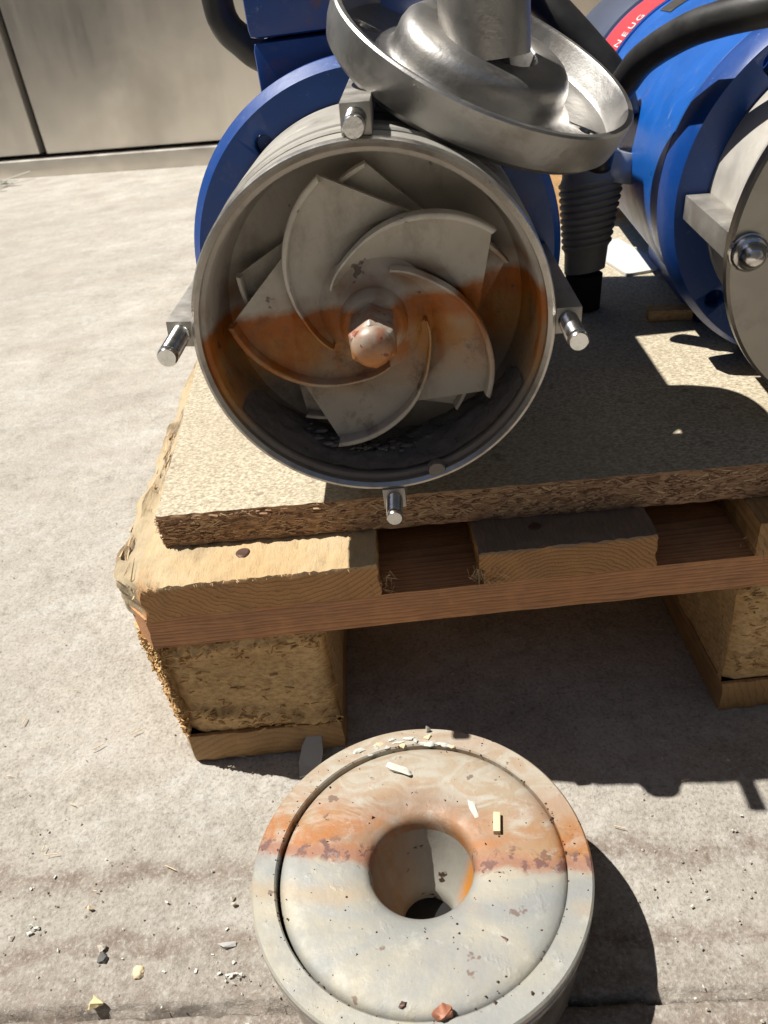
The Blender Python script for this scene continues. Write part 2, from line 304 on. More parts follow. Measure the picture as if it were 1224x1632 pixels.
MT = dict(
 concrete=mat_concrete(), deck=mat_deck_worn(),
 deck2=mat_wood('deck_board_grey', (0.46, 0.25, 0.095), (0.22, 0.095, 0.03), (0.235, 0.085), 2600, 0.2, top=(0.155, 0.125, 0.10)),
 deck3=mat_wood('deck_board_orange', (0.42, 0.25, 0.10), (0.26, 0.13, 0.045), (0.05, -0.04), 1800, 0.25),
 stringer=mat_wood('stringer_wood', (0.56, 0.28, 0.125), (0.30, 0.125, 0.05), (0.05, 0.06), 3600, 0.25, axis='x', warp=0.004),
 bottom=mat_wood('bottom_board_wood', (0.42, 0.25, 0.10), (0.30, 0.16, 0.06), (0.05, -0.06), 1500, 0.25),
 chiptop=mat_chip_top(), chipedge=mat_chip_edge(), block=mat_chip_block(), block_chip=mat_strand('block_chip', (0.46, 0.29, 0.12)),
 strand_a=mat_strand('strand_brown', (0.44, 0.28, 0.17)), strand_b=mat_strand('strand_dark', (0.20, 0.11, 0.065)), strand_c=mat_strand('strand_pale', (0.55, 0.40, 0.23)),
 casing=mat_steel('cast_casing', (0.36, 0.345, 0.31), 0.6, 30, pits=0.4, metal=0.35, dirt=(0.15, 0.13, 0.105)),
 lip=mat_steel('machined_lip', (0.50, 0.48, 0.44), 0.32, 60, metal=0.95, dirt=(0.16, 0.12, 0.09)),
 bar=mat_steel('bar_steel', (0.42, 0.40, 0.365), 0.45, 60, pits=0.3, metal=0.8, dirt=(0.17, 0.15, 0.12)),
 bright=mat_steel('bright_steel', (0.66, 0.65, 0.63), 0.2, 90, metal=1.0, dirt_amt=0.15),
 plate=mat_steel('dull_plate', (0.30, 0.285, 0.255), 0.34, 26, pits=0.15, metal=0.9, dirt=(0.10, 0.09, 0.075), dirt_amt=0.35),
 cup=mat_steel('cup_steel', (0.37, 0.36, 0.345), 0.38, 22, pits=0.6, metal=0.9, dirt=(0.22, 0.19, 0.15), dirt_amt=0.55),
 band=mat_steel('band_cast', (0.50, 0.475, 0.43), 0.55, 30, metal=0.35, dirt=(0.30, 0.26, 0.21)),
  cab=mat_cabinet(),
 blue=mat_blue(), bluem=mat_blue('motor_blue_paint', (0.005, 0.10, 0.42), 0.32),
 slate=mat_plain('slate_paint', (0.085, 0.105, 0.16), 0.3, 0.2, 0.4, 12, 0.05),
 rubber=mat_rubber(), black=mat_plain('black_hole', (0.006, 0.005, 0.005), 0.9),
 inner=mat_wet('casing_interior', 0.1115, base=(0.42, 0.39, 0.345), inner=True), impel=mat_wet('impeller_steel', 0.112, base=(0.47, 0.44, 0.385)), vane=mat_wet('vane_steel_highlit', 0.112, base=(0.60, 0.57, 0.50)), throat=mat_throat(),  # vane base lighter than impeller: rim highlights painted into the colour
 scaled=mat_scaled(), mud=None,
 red=mat_plain('red_label', (0.62, 0.045, 0.06), 0.45, 0, 0.15), white=mat_plain('white_print', (0.75, 0.72, 0.72), 0.5, 0, 0.05),
 grey_rib=mat_plain('grey_rubber', (0.19, 0.183, 0.165), 0.55, 0, 0.3, 60), pale=mat_plain('pale_sheet', (0.55, 0.55, 0.53), 0.6, 0, 0.1, 30),
 flake=mat_plain('limescale_flake', (0.52, 0.52, 0.47), 0.6, 0, 0.3, 90, 0.5), rustflake=mat_plain('rust_flake', (0.34, 0.14, 0.08), 0.5, 0.1, 0.6, 160, 0.6),
 stick=mat_plain('stick_wood', (0.62, 0.50, 0.32), 0.7, 0, 0.2), leaf=mat_plain('grey_slip', (0.40, 0.39, 0.37), 0.6, 0, 0.1, 40),
 stone=mat_plain('dark_stone', (0.10, 0.10, 0.095), 0.5, 0, 0.5, 80, 0.5), chipw=mat_plain('wood_chip_yellow', (0.62, 0.50, 0.27), 0.7, 0, 0.35, 90, 0.5),
 gravel=mat_plain('gravel_mix', (0.42, 0.38, 0.32), 0.8, 0, 0.5, 60), collar=mat_plain('grey_collar', (0.30, 0.33, 0.38), 0.3, 0.1, 0.1), sky_blocker=mat_plain('sky_blocker_panel', (0.16, 0.155, 0.145), 0.7, 0, 0.2, 2), nail=mat_plain('rusty_nail', (0.10, 0.055, 0.04), 0.5, 0.4, 0.4),
 washer=mat_plain('yellow_zinc', (0.3, 0.22, 0.1), 0.4, 0.8),
)
def mat_mud():
    m = M('wet_black_mud', 0.22); n = m.noise(80, 6, 0.7)
    m.color(m.mix(n, (0.085, 0.08, 0.078), (0.21, 0.195, 0.185))); m.rough(m.ramp(m.noise(120, 3), [(0.35, 0.12), (0.65, 0.55)]))
    m.bump(n, 0.4, 0.0015); return m.m
MT['mud'] = mat_mud()
def mat_nut():
    m = M('rusted_nut', 0.42, 0.1); n = m.noise(120, 5, 0.6)
    low = m.math('MULTIPLY_ADD', m.z, -1/0.010, 0.1037/0.010 + 0.55, clamp=True)
    c = m.mix(m.ramp(n, [(0.4, 0.0), (0.6, 1.0)]), (0.38, 0.34, 0.28), (0.32, 0.155, 0.10))
    c = m.mix(low, c, (0.44, 0.18, 0.05))
    c = m.mix(m.spots(190, 0.62, 0.03), c, (0.22, 0.06, 0.03)); m.color(c); m.bump(n, 0.3, 0.0006); return m.m
MT['nut'] = mat_nut()

# ------------------------------------------------------------------ object helpers
def link(name, me, mat, parent=None, smooth=None):
    o = bpy.data.objects.new(name, me); COL.objects.link(o)
    if mat: me.materials.append(mat)
    if parent: o.parent = parent
    if smooth is not None:
        if smooth == 'all': me.polygons.foreach_set('use_smooth', [True]*len(me.polygons))
        else: me.set_sharp_from_angle(angle=rad(smooth)) if hasattr(me, 'set_sharp_from_angle') else None; 
        if smooth != 'all':
            me.polygons.foreach_set('use_smooth', [True]*len(me.polygons))
    return o
def mesh(vs, fs):
    me = bpy.data.meshes.new('m'); me.from_pydata([tuple(v) for v in vs], [], fs); me.update(); return me
def tag(o, label, cat, group=None, kind=None):
    o['label'] = label; o['category'] = cat
    if group: o['group'] = group
    if kind: o['kind'] = kind
    return o
def thing(name, label, cat, loc=(0, 0, 0), rz=0.0, group=None):
    o = bpy.data.objects.new(name, None); COL.objects.link(o); o.location = loc; o.rotation_euler = (0, 0, rz)
    o.empty_display_size = 0.02
    return tag(o, label, cat, group)
class B:      # mesh collector
    def __init__(s): s.v = []; s.f = []
    def add(s, vs, fs):
        k = len(s.v); s.v += [tuple(v) for v in vs]; s.f += [tuple(i+k for i in f) for f in fs]; return s
    def box(s, c, size, mtx=None):
        x, y, z = (d/2 for d in size)
        vs = [Vector((sx*x, sy*y, sz*z)) for sx in (-1, 1) for sy in (-1, 1) for sz in (-1, 1)]
        if mtx: vs = [mtx @ v for v in vs]
        vs = [v+Vector(c) for v in vs]
        return s.add(vs, [(0, 1, 3, 2), (4, 6, 7, 5), (0, 4, 5, 1), (2, 3, 7, 6), (0, 2, 6, 4), (1, 5, 7, 3)])
    def lathe(s, prof, n=96, frame=None, jit=None, close=False):
        """prof: (r, h); frame maps (x,y,z) with z = axis."""
        k = len(s.v); m = len(prof); fr = frame or Matrix.Identity(4)
        for i in range(n):
            a = 2*math.pi*i/n; ca, sa = math.cos(a), math.sin(a)
            for j, (r, h) in enumerate(prof):
                rr, hh = (r, h) if not jit else jit(r, h, a, j)
                s.v.append(tuple(fr @ Vector((rr*ca, rr*sa, hh))))
        for i in range(n):
            i2 = (i+1) % n
            for j in range(m if close else m-1):
                j2 = (j+1) % m
                s.f.append((k+i*m+j, k+i2*m+j, k+i2*m+j2, k+i*m+j2))
        return s
    def tube(s, pts, r, n=16, cap=True):
        pts = [Vector(p) for p in pts]; k = len(s.v); up = Vector((0, 0, 1)); prev = None
        for i, p in enumerate(pts):
            t = (pts[min(i+1, len(pts)-1)]-pts[max(i-1, 0)]).normalized()
            if prev is None: a = t.cross(up if abs(t.z) < .9 else Vector((1, 0, 0))).normalized()
            else: a = (prev - t*prev.dot(t)).normalized()
            prev = a; b = t.cross(a); rr = r(i/(len(pts)-1)) if callable(r) else r
            for q in range(n):
                w = 2*math.pi*q/n; s.v.append(tuple(p+(a*math.cos(w)+b*math.sin(w))*rr))
        for i in range(len(pts)-1):
            for q in range(n):
                q2 = (q+1) % n; s.f.append((k+i*n+q, k+i*n+q2, k+(i+1)*n+q2, k+(i+1)*n+q))
        if cap:
            s.f.append(tuple(k+q for q in range(n))[::-1]); s.f.append(tuple(k+(len(pts)-1)*n+q for q in range(n)))
        return s
    def make(s, name, mat, parent=None, smooth=35, bevel=0, kind=None, label=None, fix=True):
        me = mesh(s.v, s.f)
        bm = bmesh.new(); bm.from_mesh(me)
        if fix: bmesh.ops.recalc_face_normals(bm, faces=bm.faces)
        if bevel: bmesh.ops.bevel(bm, geom=[e for e in bm.edges if e.is_manifold and e.calc_face_angle(0) > 0.5], offset=bevel, segments=2, affect='EDGES', profile=0.6)
        bm.to_mesh(me); bm.free()
        o = link(name, me, mat, parent, smooth)
        if kind: o['kind'] = kind
        if label: o['label'] = label
        return o
def AX(z0=0.0, x0=0.0, y0=0.0):      # lathe axis along local +Y (into the scene), through (x0, *, z0)
    return Matrix.Translation((x0, y0, z0)) @ Matrix(((1, 0, 0, 0), (0, 0, 1, 0), (0, 1, 0, 0), (0, 0, 0, 1)))
def spline(pts, n=10):
    P = [Vector(p) for p in pts]; P = [2*P[0]-P[1]]+P+[2*P[-1]-P[-2]]; out = []
    for i in range(1, len(P)-2):
        for k in range(n):
            t = k/n; a, b, c, d = P[i-1:i+3]
            out.append(0.5*((2*b)+(c-a)*t+(2*a-5*b+4*c-d)*t*t+(3*b-3*c+d-a)*t**3))
    out.append(P[-2]); return out
def nz(v, s, seed=0.0): return mnoise.noise(Vector((v[0]*s+seed, v[1]*s+seed*1.7, v[2]*s-seed)))
def gbox(xs, ys, zs, fn=None):
    """box surface as a grid over the given coordinate lists; fn(x,y,z)->(x,y,z) displaces shared vertices."""
    nx, ny, nzz = len(xs), len(ys), len(zs); idx = {}; vs = []; fs = []
    def V(i, j, k):
        key = (i, j, k)
        if key not in idx:
            p = (xs[i], ys[j], zs[k]); idx[key] = len(vs); vs.append(fn(*p) if fn else p)
        return idx[key]
    for i in range(nx-1):
        for j in range(ny-1):
            fs.append((V(i, j, 0), V(i, j+1, 0), V(i+1, j+1, 0), V(i+1, j, 0)))
            fs.append((V(i, j, nzz-1), V(i+1, j, nzz-1), V(i+1, j+1, nzz-1), V(i, j+1, nzz-1)))
    for i in range(nx-1):
        for k in range(nzz-1):
            fs.append((V(i, 0, k), V(i+1, 0, k), V(i+1, 0, k+1), V(i, 0, k+1)))
            fs.append((V(i, ny-1, k), V(i, ny-1, k+1), V(i+1, ny-1, k+1), V(i+1, ny-1, k)))
    for j in range(ny-1):
        for k in range(nzz-1):
            fs.append((V(0, j, k), V(0, j, k+1), V(0, j+1, k+1), V(0, j+1, k)))
            fs.append((V(nx-1, j, k), V(nx-1, j+1, k), V(nx-1, j+1, k+1), V(nx-1, j, k+1)))
    return mesh(vs, fs)
def lin(a, b, d): return list(np.linspace(a, b, max(2, int(round((b-a)/d))+1)))

# ------------------------------------------------------------------ ground
def build_ground():
    def axis(a, b, d, lo, hi):
        c = lin(a, b, d); out = []; s = d
        x = b
        while x < hi: s *= 1.35; x += s; out.append(x)
        pre = []; s = d; x = a
        while x > lo: s *= 1.35; x -= s; pre.append(x)
        return np.array(pre[::-1]+c+out)
    xs = axis(-0.36, 0.62, 0.0024, -9, 9); ys = axis(-0.30, 0.42, 0.0024, -2.5, 9)
    X, Y = np.meshgrid(xs, ys, indexing='ij')
    rng = np.random.RandomState(3)
    def vn(sx, sy, seed):
        r = np.random.RandomState(seed).rand(256, 256); u = X*sx; v = Y*sy
        iu = np.floor(u).astype(int); iv = np.floor(v).astype(int); fu = u-iu; fv = v-iv
        fu = fu*fu*(3-2*fu); fv = fv*fv*(3-2*fv)
        g = lambda a, b: r[a % 256, b % 256]
        return (g(iu, iv)*(1-fu)+g(iu+1, iv)*fu)*(1-fv)+(g(iu, iv+1)*(1-fu)+g(iu+1, iv+1)*fu)*fv - .5
    near = np.clip(1.2-np.hypot(X-.1, Y-.05)/0.8, 0, 1)
    Z = 0.0020*vn(9, 22, 1)+0.0012*vn(40, 60, 2)+0.0010*vn(120, 120, 4)+0.0008*vn(260, 260, 5)
    pit = vn(70, 70, 8); Z -= 0.0018*np.clip(pit-.32, 0, 1)*6*.5
    Z = Z*near-0.0022
    # the joint between two concrete slabs
    ys0 = -0.1435-(X+0.0748)*0.052+0.0016*vn(60, 1, 11)+0.0012*vn(170, 1, 12)
    Z -= 0.010*np.exp(-((Y-ys0)/0.0015)**2)*(0.45+1.1*np.clip(vn(30, 1, 14)+.5, 0, 1))
    # low humps of old cement running left to right
    Z += 0.0012*np.exp(-((Y+0.02+0.05*vn(5, 1, 15)+0.05*X)/0.012)**2)*near
    Z = np.minimum(Z, -0.0002)
    nx, ny = X.shape; co = np.stack([X, Y, Z], -1).reshape(-1, 3)
    i = np.arange(nx-1)[:, None]*ny+np.arange(ny-1)[None, :]
    q = np.stack([i, i+ny, i+ny+1, i+1], -1).reshape(-1, 4)
    me = bpy.data.meshes.new('ground'); me.vertices.add(len(co)); me.vertices.foreach_set('co', co.ravel())
    me.loops.add(q.size); me.loops.foreach_set('vertex_index', q.ravel().astype(np.int32))
    me.polygons.add(len(q)); me.polygons.foreach_set('loop_start', np.arange(0, q.size, 4, dtype=np.int32)); me.polygons.foreach_set('loop_total', np.full(len(q), 4, dtype=np.int32))
    me.update(calc_edges=True); me.validate()
    o = link('ground', me, MT['concrete'], None, 'all'); o['kind'] = 'structure'
build_ground()

# ------------------------------------------------------------------ pallet
H = 0.144
pal = thing('wooden_pallet', 'worn wooden pallet with chipped corner standing on the concrete under the pumps', 'pallet', (0, 0, 0))
def near_axis(a, b, fine_to, d, coarse):
    return lin(a, fine_to, d)+lin(fine_to, b, coarse)[1:]
def deck(x0, x1, mat, left_worn=False, fz=0.0015, seed=1, chip=False):
    xs = lin(x0, x1, 0.0025); ys = near_axis(0, 1.2, 0.10 if not left_worn else 0.32, 0.0022 if not left_worn else 0.003, 0.06); zs = lin(0.1222, H, 0.0028)
    def fn(x, y, z):
        p = (x, y, z); n = nz(p, 90, seed); n2 = nz(p, 300, seed)
        top = (z-0.122)/0.022
        dy = (n*0.0007+n2*0.0004)*(1 if y < 0.001 else 0)
        dz = (nz((x*2.2, y*.8, z), 160, seed)*fz*.8+n2*.0005)*top
        # rounded sawn edges
        e = max(0, top-.85)/.15
        if y < 0.003: dz -= 0.0005*e*(1+n); dy += 0.0004*e*(1+n)
        dx = 0
        if left_worn:
            t = max(0, 1-(x-x0)/0.022)       # torn left edge leans outward and frays
            fray = nz((x*60, y*7, z*60), 5, 3)
            lim = -0.0160-0.004*min(1, y/0.25)-0.0018*fray-0.002*nz((0, y, 0), 60, 9)
            if y < 0.02: lim += 0.0185*(1-y/0.02)**1.0
            dx += t*(lim-x0)*1.0
            if t > 0: dz -= 0.006*t*t*(0.6+0.6*nz((x*40, y*5, 0), 6, 4)); dz += 0.0045*nz((x*420, y*22, z*200), 1, 2)*t; dx += 0.0025*nz((x*100, y*30, z*420), 1, 6)*t
        elif x-x0 < 0.002:
            dx += 0.0012*n+0.0008*n2
            if chip and y < 0.012: dx += 0.012*(1-y/0.012)*(1-top*.9)*(.7+n); dz += 0
        if x1-x < 0.002: dx -= 0.001*(1+n+n2)
        return (x+dx, y+dy, z+dz)
    return link('deck_board', gbox(xs, ys, zs, fn), mat, pal, 48)
deck(0.0, 0.134, MT['deck'], left_worn=True, fz=0.002, seed=1)
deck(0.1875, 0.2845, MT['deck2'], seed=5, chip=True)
deck(0.337, 0.473, MT['deck3'], seed=9)
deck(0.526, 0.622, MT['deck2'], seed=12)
deck(0.675, 0.810, MT['deck'], seed=15)
def stringer(y0, seed):
    xs = lin(0, 0.81, 0.004); ys = lin(y0, y0+0.145, 0.012); zs = lin(0.1, 0.122, 0.0028)
    def fn(x, y, z):
        n = nz((x*.25, y, z*2), 160, seed); dy = 0.0006*n if y < y0+.001 else 0
        dx = 0
        if x < 0.001: dx = -0.016*min(1, (y-y0)/0.02)+0.0015*nz((x, y, z), 300, seed)
        return (x+dx, y+dy+0.0010, z-0.0002)
    return link('stringer_board', gbox(xs, ys, zs, fn), MT['stringer'], pal, 30)
for i, y0 in enumerate((0.0, 0.53, 1.055)): stringer(y0, 2+i)
def block(x0, x1, y0, y1, seed, worn=True):
    d = 0.0028 if worn else 0.02
    xs = lin(x0, x1, d); ys = lin(y0, y1, d if worn else 0.03); zs = lin(0.022, 0.1, d)
    cx = (x0+x1)/2
    def fn(x, y, z):
        p = (x, y, z); n = nz(p, 55, seed); n2 = nz(p, 170, seed+3); n3 = nz(p, 420, seed)
        if not worn: return p
        dx = dy = dz = 0.0
        hz = (z-0.022)/0.078
        ex = 0.0
        if y < y0+0.0005:      # front face: dished, with frayed ridges top and bottom
            rg_ = min(1, abs(hz-.5)*2.2); dy = 0.0035+(0.0008*n+0.0006*n2)*(.4+rg_)+0.0007*n3*rg_
            ridge = math.exp(-((hz-0.90)/0.06)**2)*1.2+math.exp(-((hz-0.13+0.12*math.sin((x-cx)*22))/0.07)**2)
            dy -= 0.004*ridge*(0.8+1.2*n2+.8*n3)
            corner = max(0, 1-min(x-x0, x1-x)/0.012)
            dy += 0.006*corner**2*(1+n)
        if x < x0+0.0005:
            if x0 < 0.01:
                dx = -0.0165*min(1.0, ((y-y0)/0.02))*(0.55+0.45*hz)+0.002*n+0.0016*n2+0.001*n3
            else: dx = 0.0015*n+0.0007*n2
        if x > x1-0.0005: dx = -0.001+0.001*n
        return (x+dx, y+dy, z)
    return link('corner_block' if x0 < .01 else 'block', gbox(xs, ys, zs, fn), MT['block'], pal, 55)
block(0.001, 0.0985, 0.0015, 0.13, 1); block(0.333, 0.478, 0.0015, 0.13, 4); 
block(0.71, 0.809, 0.0015, 0.13, 6, False)
for x0, x1 in ((0, .0985), (.333, .478), (.71, .809)):
    for y0 in (0.53, 1.055): block(x0+.001, x1, y0, y0+.14, 8, False)
def bottom(x0, x1, seed):
    xs = lin(x0, x1, 0.0025); ys = near_axis(0, 1.2, 0.03, 0.0025, 0.08); zs = lin(-0.001, 0.022, 0.003)
    def fn(x, y, z):
        n = nz((x, y, z), 120, seed); e = 0
        if y < 0.001: e = 0.001*n+0.0012*max(0, abs((z-0.0105)/0.0115)-.7)*3
        dx = 0
        if x < x0+.001 and x0 < .01: dx = -0.010*min(1, y/0.02)
        if x > x1-.001: dx = -0.002*(1+n)
        return (x+dx, y+e+.001, z-.0002)
    return link('bottom_board', gbox(xs, ys, zs, fn), MT['bottom'], pal, 48)
bottom(0, 0.099, 1); bottom(0.333, 0.478, 2); bottom(0.71, 0.81, 3)
# nail heads
def nail(x, y, z, r=0.0042):
    B().lathe([(0.0001, z+.0003), (r*.8, z+.0004), (r, z-.0002), (r, z-.004)], 14, Matrix.Translation((x, y, 0))).make('nail_head', MT['nail'], pal)
nail(0.058, 0.0235, 0.1445); nail(0.2215, 0.0185, 0.1445, 0.0036)
# splinters and fibres torn off the boards
def splinters():
    b = B(); R = random.Random(5)
    def sl(p, d, l, w):
        d = Vector(d).normalized(); s = d.cross(Vector((R.uniform(-1, 1), R.uniform(-1, 1), R.uniform(-1, 1)))).normalized()*w; t = d.cross(s).normalized()*w*.6; p = Vector(p)
        b.add([p+s, p-s, p+t, p+d*l+s*.2, p+d*l-s*.2], [(0, 2, 3), (2, 1, 4), (2, 4, 3), (0, 3, 4), (0, 4, 1), (0, 1, 2)])
    for i in range(70):      # torn left side of first board
        y = R.uniform(0.0, 0.20); sl((-0.0135+R.gauss(0, .002)+(0.014*(1-y/0.02) if y < .02 else 0), y, H-R.uniform(0.0, .012)), (R.gauss(0, .08), 1, R.gauss(0, .06)), R.uniform(.006, .020), R.uniform(.0003, .0009))
    for i in range(110):      # frayed front arris
        x = R.uniform(0.0, 0.134); sl((x, 0.0008, H-.0005-R.uniform(0, .001)), (R.gauss(0, .6), -1, R.gauss(-.3, .4)), R.uniform(.0008, .0028), R.uniform(.0002, .0004))
    for x0, n in ((0.1875, 120), (0.134, 40), (0.337, 25)):
        for i in range(n):
            sl((x0+R.gauss(.004 if x0 > .15 else 0, .004), R.uniform(-.001, .010), 0.123+R.uniform(0, .012)), (R.gauss(0, 1), -1, R.gauss(-.2, .6)), R.uniform(.002, .009), R.uniform(.0002, .0005))
    return b.make('splinters', MT['strand_c'], pal, kind='stuff')
splinters()
def block_chips():
    b = B(); R = random.Random(8)
    for x0, x1 in ((0.003, 0.097), (0.338, 0.476)):
        for i in range(420):
            hz = R.choice((0.90, 0.90, 0.10, 0.13, R.random())); x = R.uniform(x0, x1); z = 0.022+0.078*min(1, max(0, hz+R.gauss(0, .05)+(-.12*math.sin((x-(x0+x1)/2)*22) if hz < .2 else 0)))
            mt = Matrix.Rotation(R.gauss(0, .3), 3, 'Y') @ Matrix.Rotation(R.gauss(0, .5), 3, 'X') @ Matrix.Rotation(R.gauss(0, .5), 3, 'Z')
            b.box((x, 0.0015+R.uniform(.0, .004), z), (R.uniform(.0015, .006), R.uniform(.0004, .001), R.uniform(.0004, .0010)), mt)
    for i in range(500):      # torn left corner
        z = R.uniform(0.022, 0.1); t = R.random(); 
        mt = Matrix.Rotation(R.uniform(-1.5, 1.5), 3, 'Y') @ Matrix.Rotation(R.gauss(0, .8), 3, 'X') @ Matrix.Rotation(R.gauss(0, .8), 3, 'Z')
        hz = (z-.022)/.078
        b.box((0.001-0.0165*t*(.55+.45*hz)-.0004+R.gauss(0, .0006), 0.001+0.02*t, z), (R.uniform(.002, .006), R.uniform(.0006, .0014), R.uniform(.0006, .002)), mt)
    return b.make('torn_chips', MT['block_chip'], pal, kind='stuff')
block_chips()

# ------------------------------------------------------------------ chipboard sheet
ZC = 0.166
chip = thing('chipboard_sheet', 'rectangular chipboard sheet laid over the pallet boards under the pumps', 'board', (0.0113, 0.0362, H))
def chip_sheet():
    FL = np.array([0.0, 0.0]); FR = np.array([0.82, -0.033]); BL = np.array([-0.028, 0.50]); BR = np.array([0.80, 0.47])
    us = list(np.linspace(0, 0.42, 190))+list(np.linspace(0.42, 1, 40))[1:]; vs_ = list(np.linspace(0, 0.04, 12))+list(np.linspace(0.04, 1, 40))[1:]; zs = lin(0.0006, 0.022, 0.0017)
    def fn(u, v, z):
        p = (FL*(1-u)+FR*u)*(1-v)+(BL*(1-u)+BR*u)*v; x, y = float(p[0]), float(p[1])
        n = nz((x*.5, y, z*1.4), 330, 2); n2 = nz((x, y, z), 120, 5); core = 1-abs(z-.011)/.011
        if v == 0: y += 0.0004+0.0011*n+0.0012*n2*(.3+core)
        if u == 0: x += 0.0012*n+0.001*n2
        return (x, y, z)
    me = gbox(us, vs_, zs, fn)
    o = link('board_core', me, MT['chipedge'], chip, 25); me.materials.append(MT['chiptop'])
    for p in me.polygons:
        if abs(p.normal.z) > .8: p.material_index = 1
    return o
chip_sheet()
def strands(name, mat, n, seed, wpale=1.0):
    b = B(); R = random.Random(seed)
    for i in range(n):
        side = R.random() < 0.06
        x = R.uniform(0, 0.40); z = R.uniform(0.0018, 0.0204); y = -0.033*x/0.82+R.uniform(.0001, .0014)
        L = R.uniform(.0015, .0055)*(1.6 if R.random() < .1 else 1)
        mt = Matrix.Rotation(R.gauss(0, .32), 3, 'Y') @ Matrix.Rotation(R.gauss(0, .09), 3, 'Z') @ Matrix.Rotation(R.gauss(0, .5), 3, 'X')
        if side: x, y = -0.028*(yy := R.uniform(0, .06))/0.5+R.uniform(-.0005, .001), yy; mt = Matrix.Rotation(1.5, 3, 'Z') @ mt
        b.box((x, y, z), (L, R.uniform(.0004, .0010), R.uniform(.0003, .0011)), mt)
    return b.make(name, mat, chip, kind='stuff', smooth=None, fix=False)
strands('wood_strands', MT['strand_a'], 2600, 1); strands('wood_strands', MT['strand_b'], 1100, 2); strands('wood_strands', MT['strand_c'], 700, 3)

# ------------------------------------------------------------------ pump A (open, facing the camera)
ZA = 0.1037
pA = thing('open_pump', 'open centrifugal pump with bare vaned impeller inside its round steel casing', 'pump', (0.1463, 0.0047, ZC), -0.04)
def casing_profile(front_lip=True):
    o = []
    return o
# casing: outer skin with grooves, rolled lip, stepped bowl
outer = [(0.0782, 0.0006), (0.0806, 0.0), (0.0816, 0.0010), (0.0816, 0.0180), (0.0808, 0.0188), (0.0765, 0.0190), (0.0765, 0.0212), (0.0816, 0.0214),
         (0.0826, 0.0222), (0.0826, 0.0300), (0.0818, 0.0308), (0.0765, 0.0310), (0.0765, 0.0335), (0.0818, 0.0337), (0.0830, 0.0346), (0.0830, 0.0560), (0.0822, 0.0568), (0.0765, 0.057), (0.0765, 0.0600), (0.0822, 0.0602), (0.0832, 0.0612), (0.0832, 0.104)]
inner = [(0.0782, 0.0006), (0.0780, 0.0036), (0.0764, 0.0042), (0.0758, 0.0050), (0.0752, 0.020), (0.0745, 0.034), (0.072, 0.042), (0.066, 0.046), (0.045, 0.048), (0.0001, 0.048)]
B().lathe(outer, 160, AX(ZA)).make('casing', MT['casing'], pA)
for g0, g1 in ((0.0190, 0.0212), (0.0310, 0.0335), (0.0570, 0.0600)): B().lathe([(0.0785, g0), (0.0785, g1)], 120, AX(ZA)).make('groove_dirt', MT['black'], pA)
B().lathe(inner, 160, AX(ZA)).make('casing_bowl', MT['inner'], pA)
B().lathe([(0.0783, 0.0004), (0.0800, -0.0012), (0.0812, -0.0010), (0.0819, 0.0010), (0.0819, 0.0035)], 160, AX(ZA)).make('casing_lip', MT['lip'], pA)
# bolt seen in the lip at lower right
B().lathe([(0.0001, -0.0008), (0.0040, -0.0006), (0.0044, 0.0002), (0.0044, 0.004)], 24, AX(ZA-0.0735, 0.0235)).make('set_screw', MT['inner'], pA)
# impeller
CUR = [(0.0672, 0), (0.0612, 12), (0.0545, 24), (0.047, 38), (0.0385, 55), (0.031, 75), (0.0245, 106)]
def curve_pts(curve, n=6):
    P = spline([(r, a, 0) for r, a in curve], n); return [(p.x, p.y) for p in P]
CP = curve_pts(CUR)
def pol(r, a, y, zc=ZA, x0=0.0): return Vector((x0+r*math.cos(a), y, zc+r*math.sin(a)))
PH0 = rad(104)
def ydepth(r, dth):      # petals dish backwards between vane foot and trailing straight edge
    return 0.0185+0.0045*min(1, dth/60)
imp = bpy.data.objects.new('impeller', None); COL.objects.link(imp); imp.parent = pA; imp.location = (0, 0, 0)
def vane(k, parent, rot=0.0, y0=0.0145, y1=0.0215, th=0.0036, scale=1.0):
    b = B(); base = PH0-rad(72)*k+rot; pts = []
    for i, (r, a) in enumerate(CP):
        t = i/(len(CP)-1); w = th*(0.65+0.35*math.sin(math.pi*min(1, t*1.1+.1)))*(1-.45*t)
        pts.append((r*scale, base+rad(a), w, y0+0.0035*t-0.0010*math.sin(t*3.1), y1+0.004*t))
    n = len(pts); vs = []
    for (r, a, w, ya, yb) in pts:
        for rr, yy in ((r+w*.5, yb), (r+w*.5, ya+.0005), (r+w*.32, ya), (r-w*.32, ya), (r-w*.5, ya+.0005), (r-w*.8, yb)):
            vs.append(pol(rr, a, yy))
    fs = [(i*6+j, i*6+j+1, (i+1)*6+j+1, (i+1)*6+j) for i in range(n-1) for j in range(5)]
    fs += [(0, 1, 2, 3, 4, 5), tuple((n-1)*6+j for j in range(6))[::-1]]
    return b.add(vs, fs).make('vane', MT['vane'], parent, smooth=50)
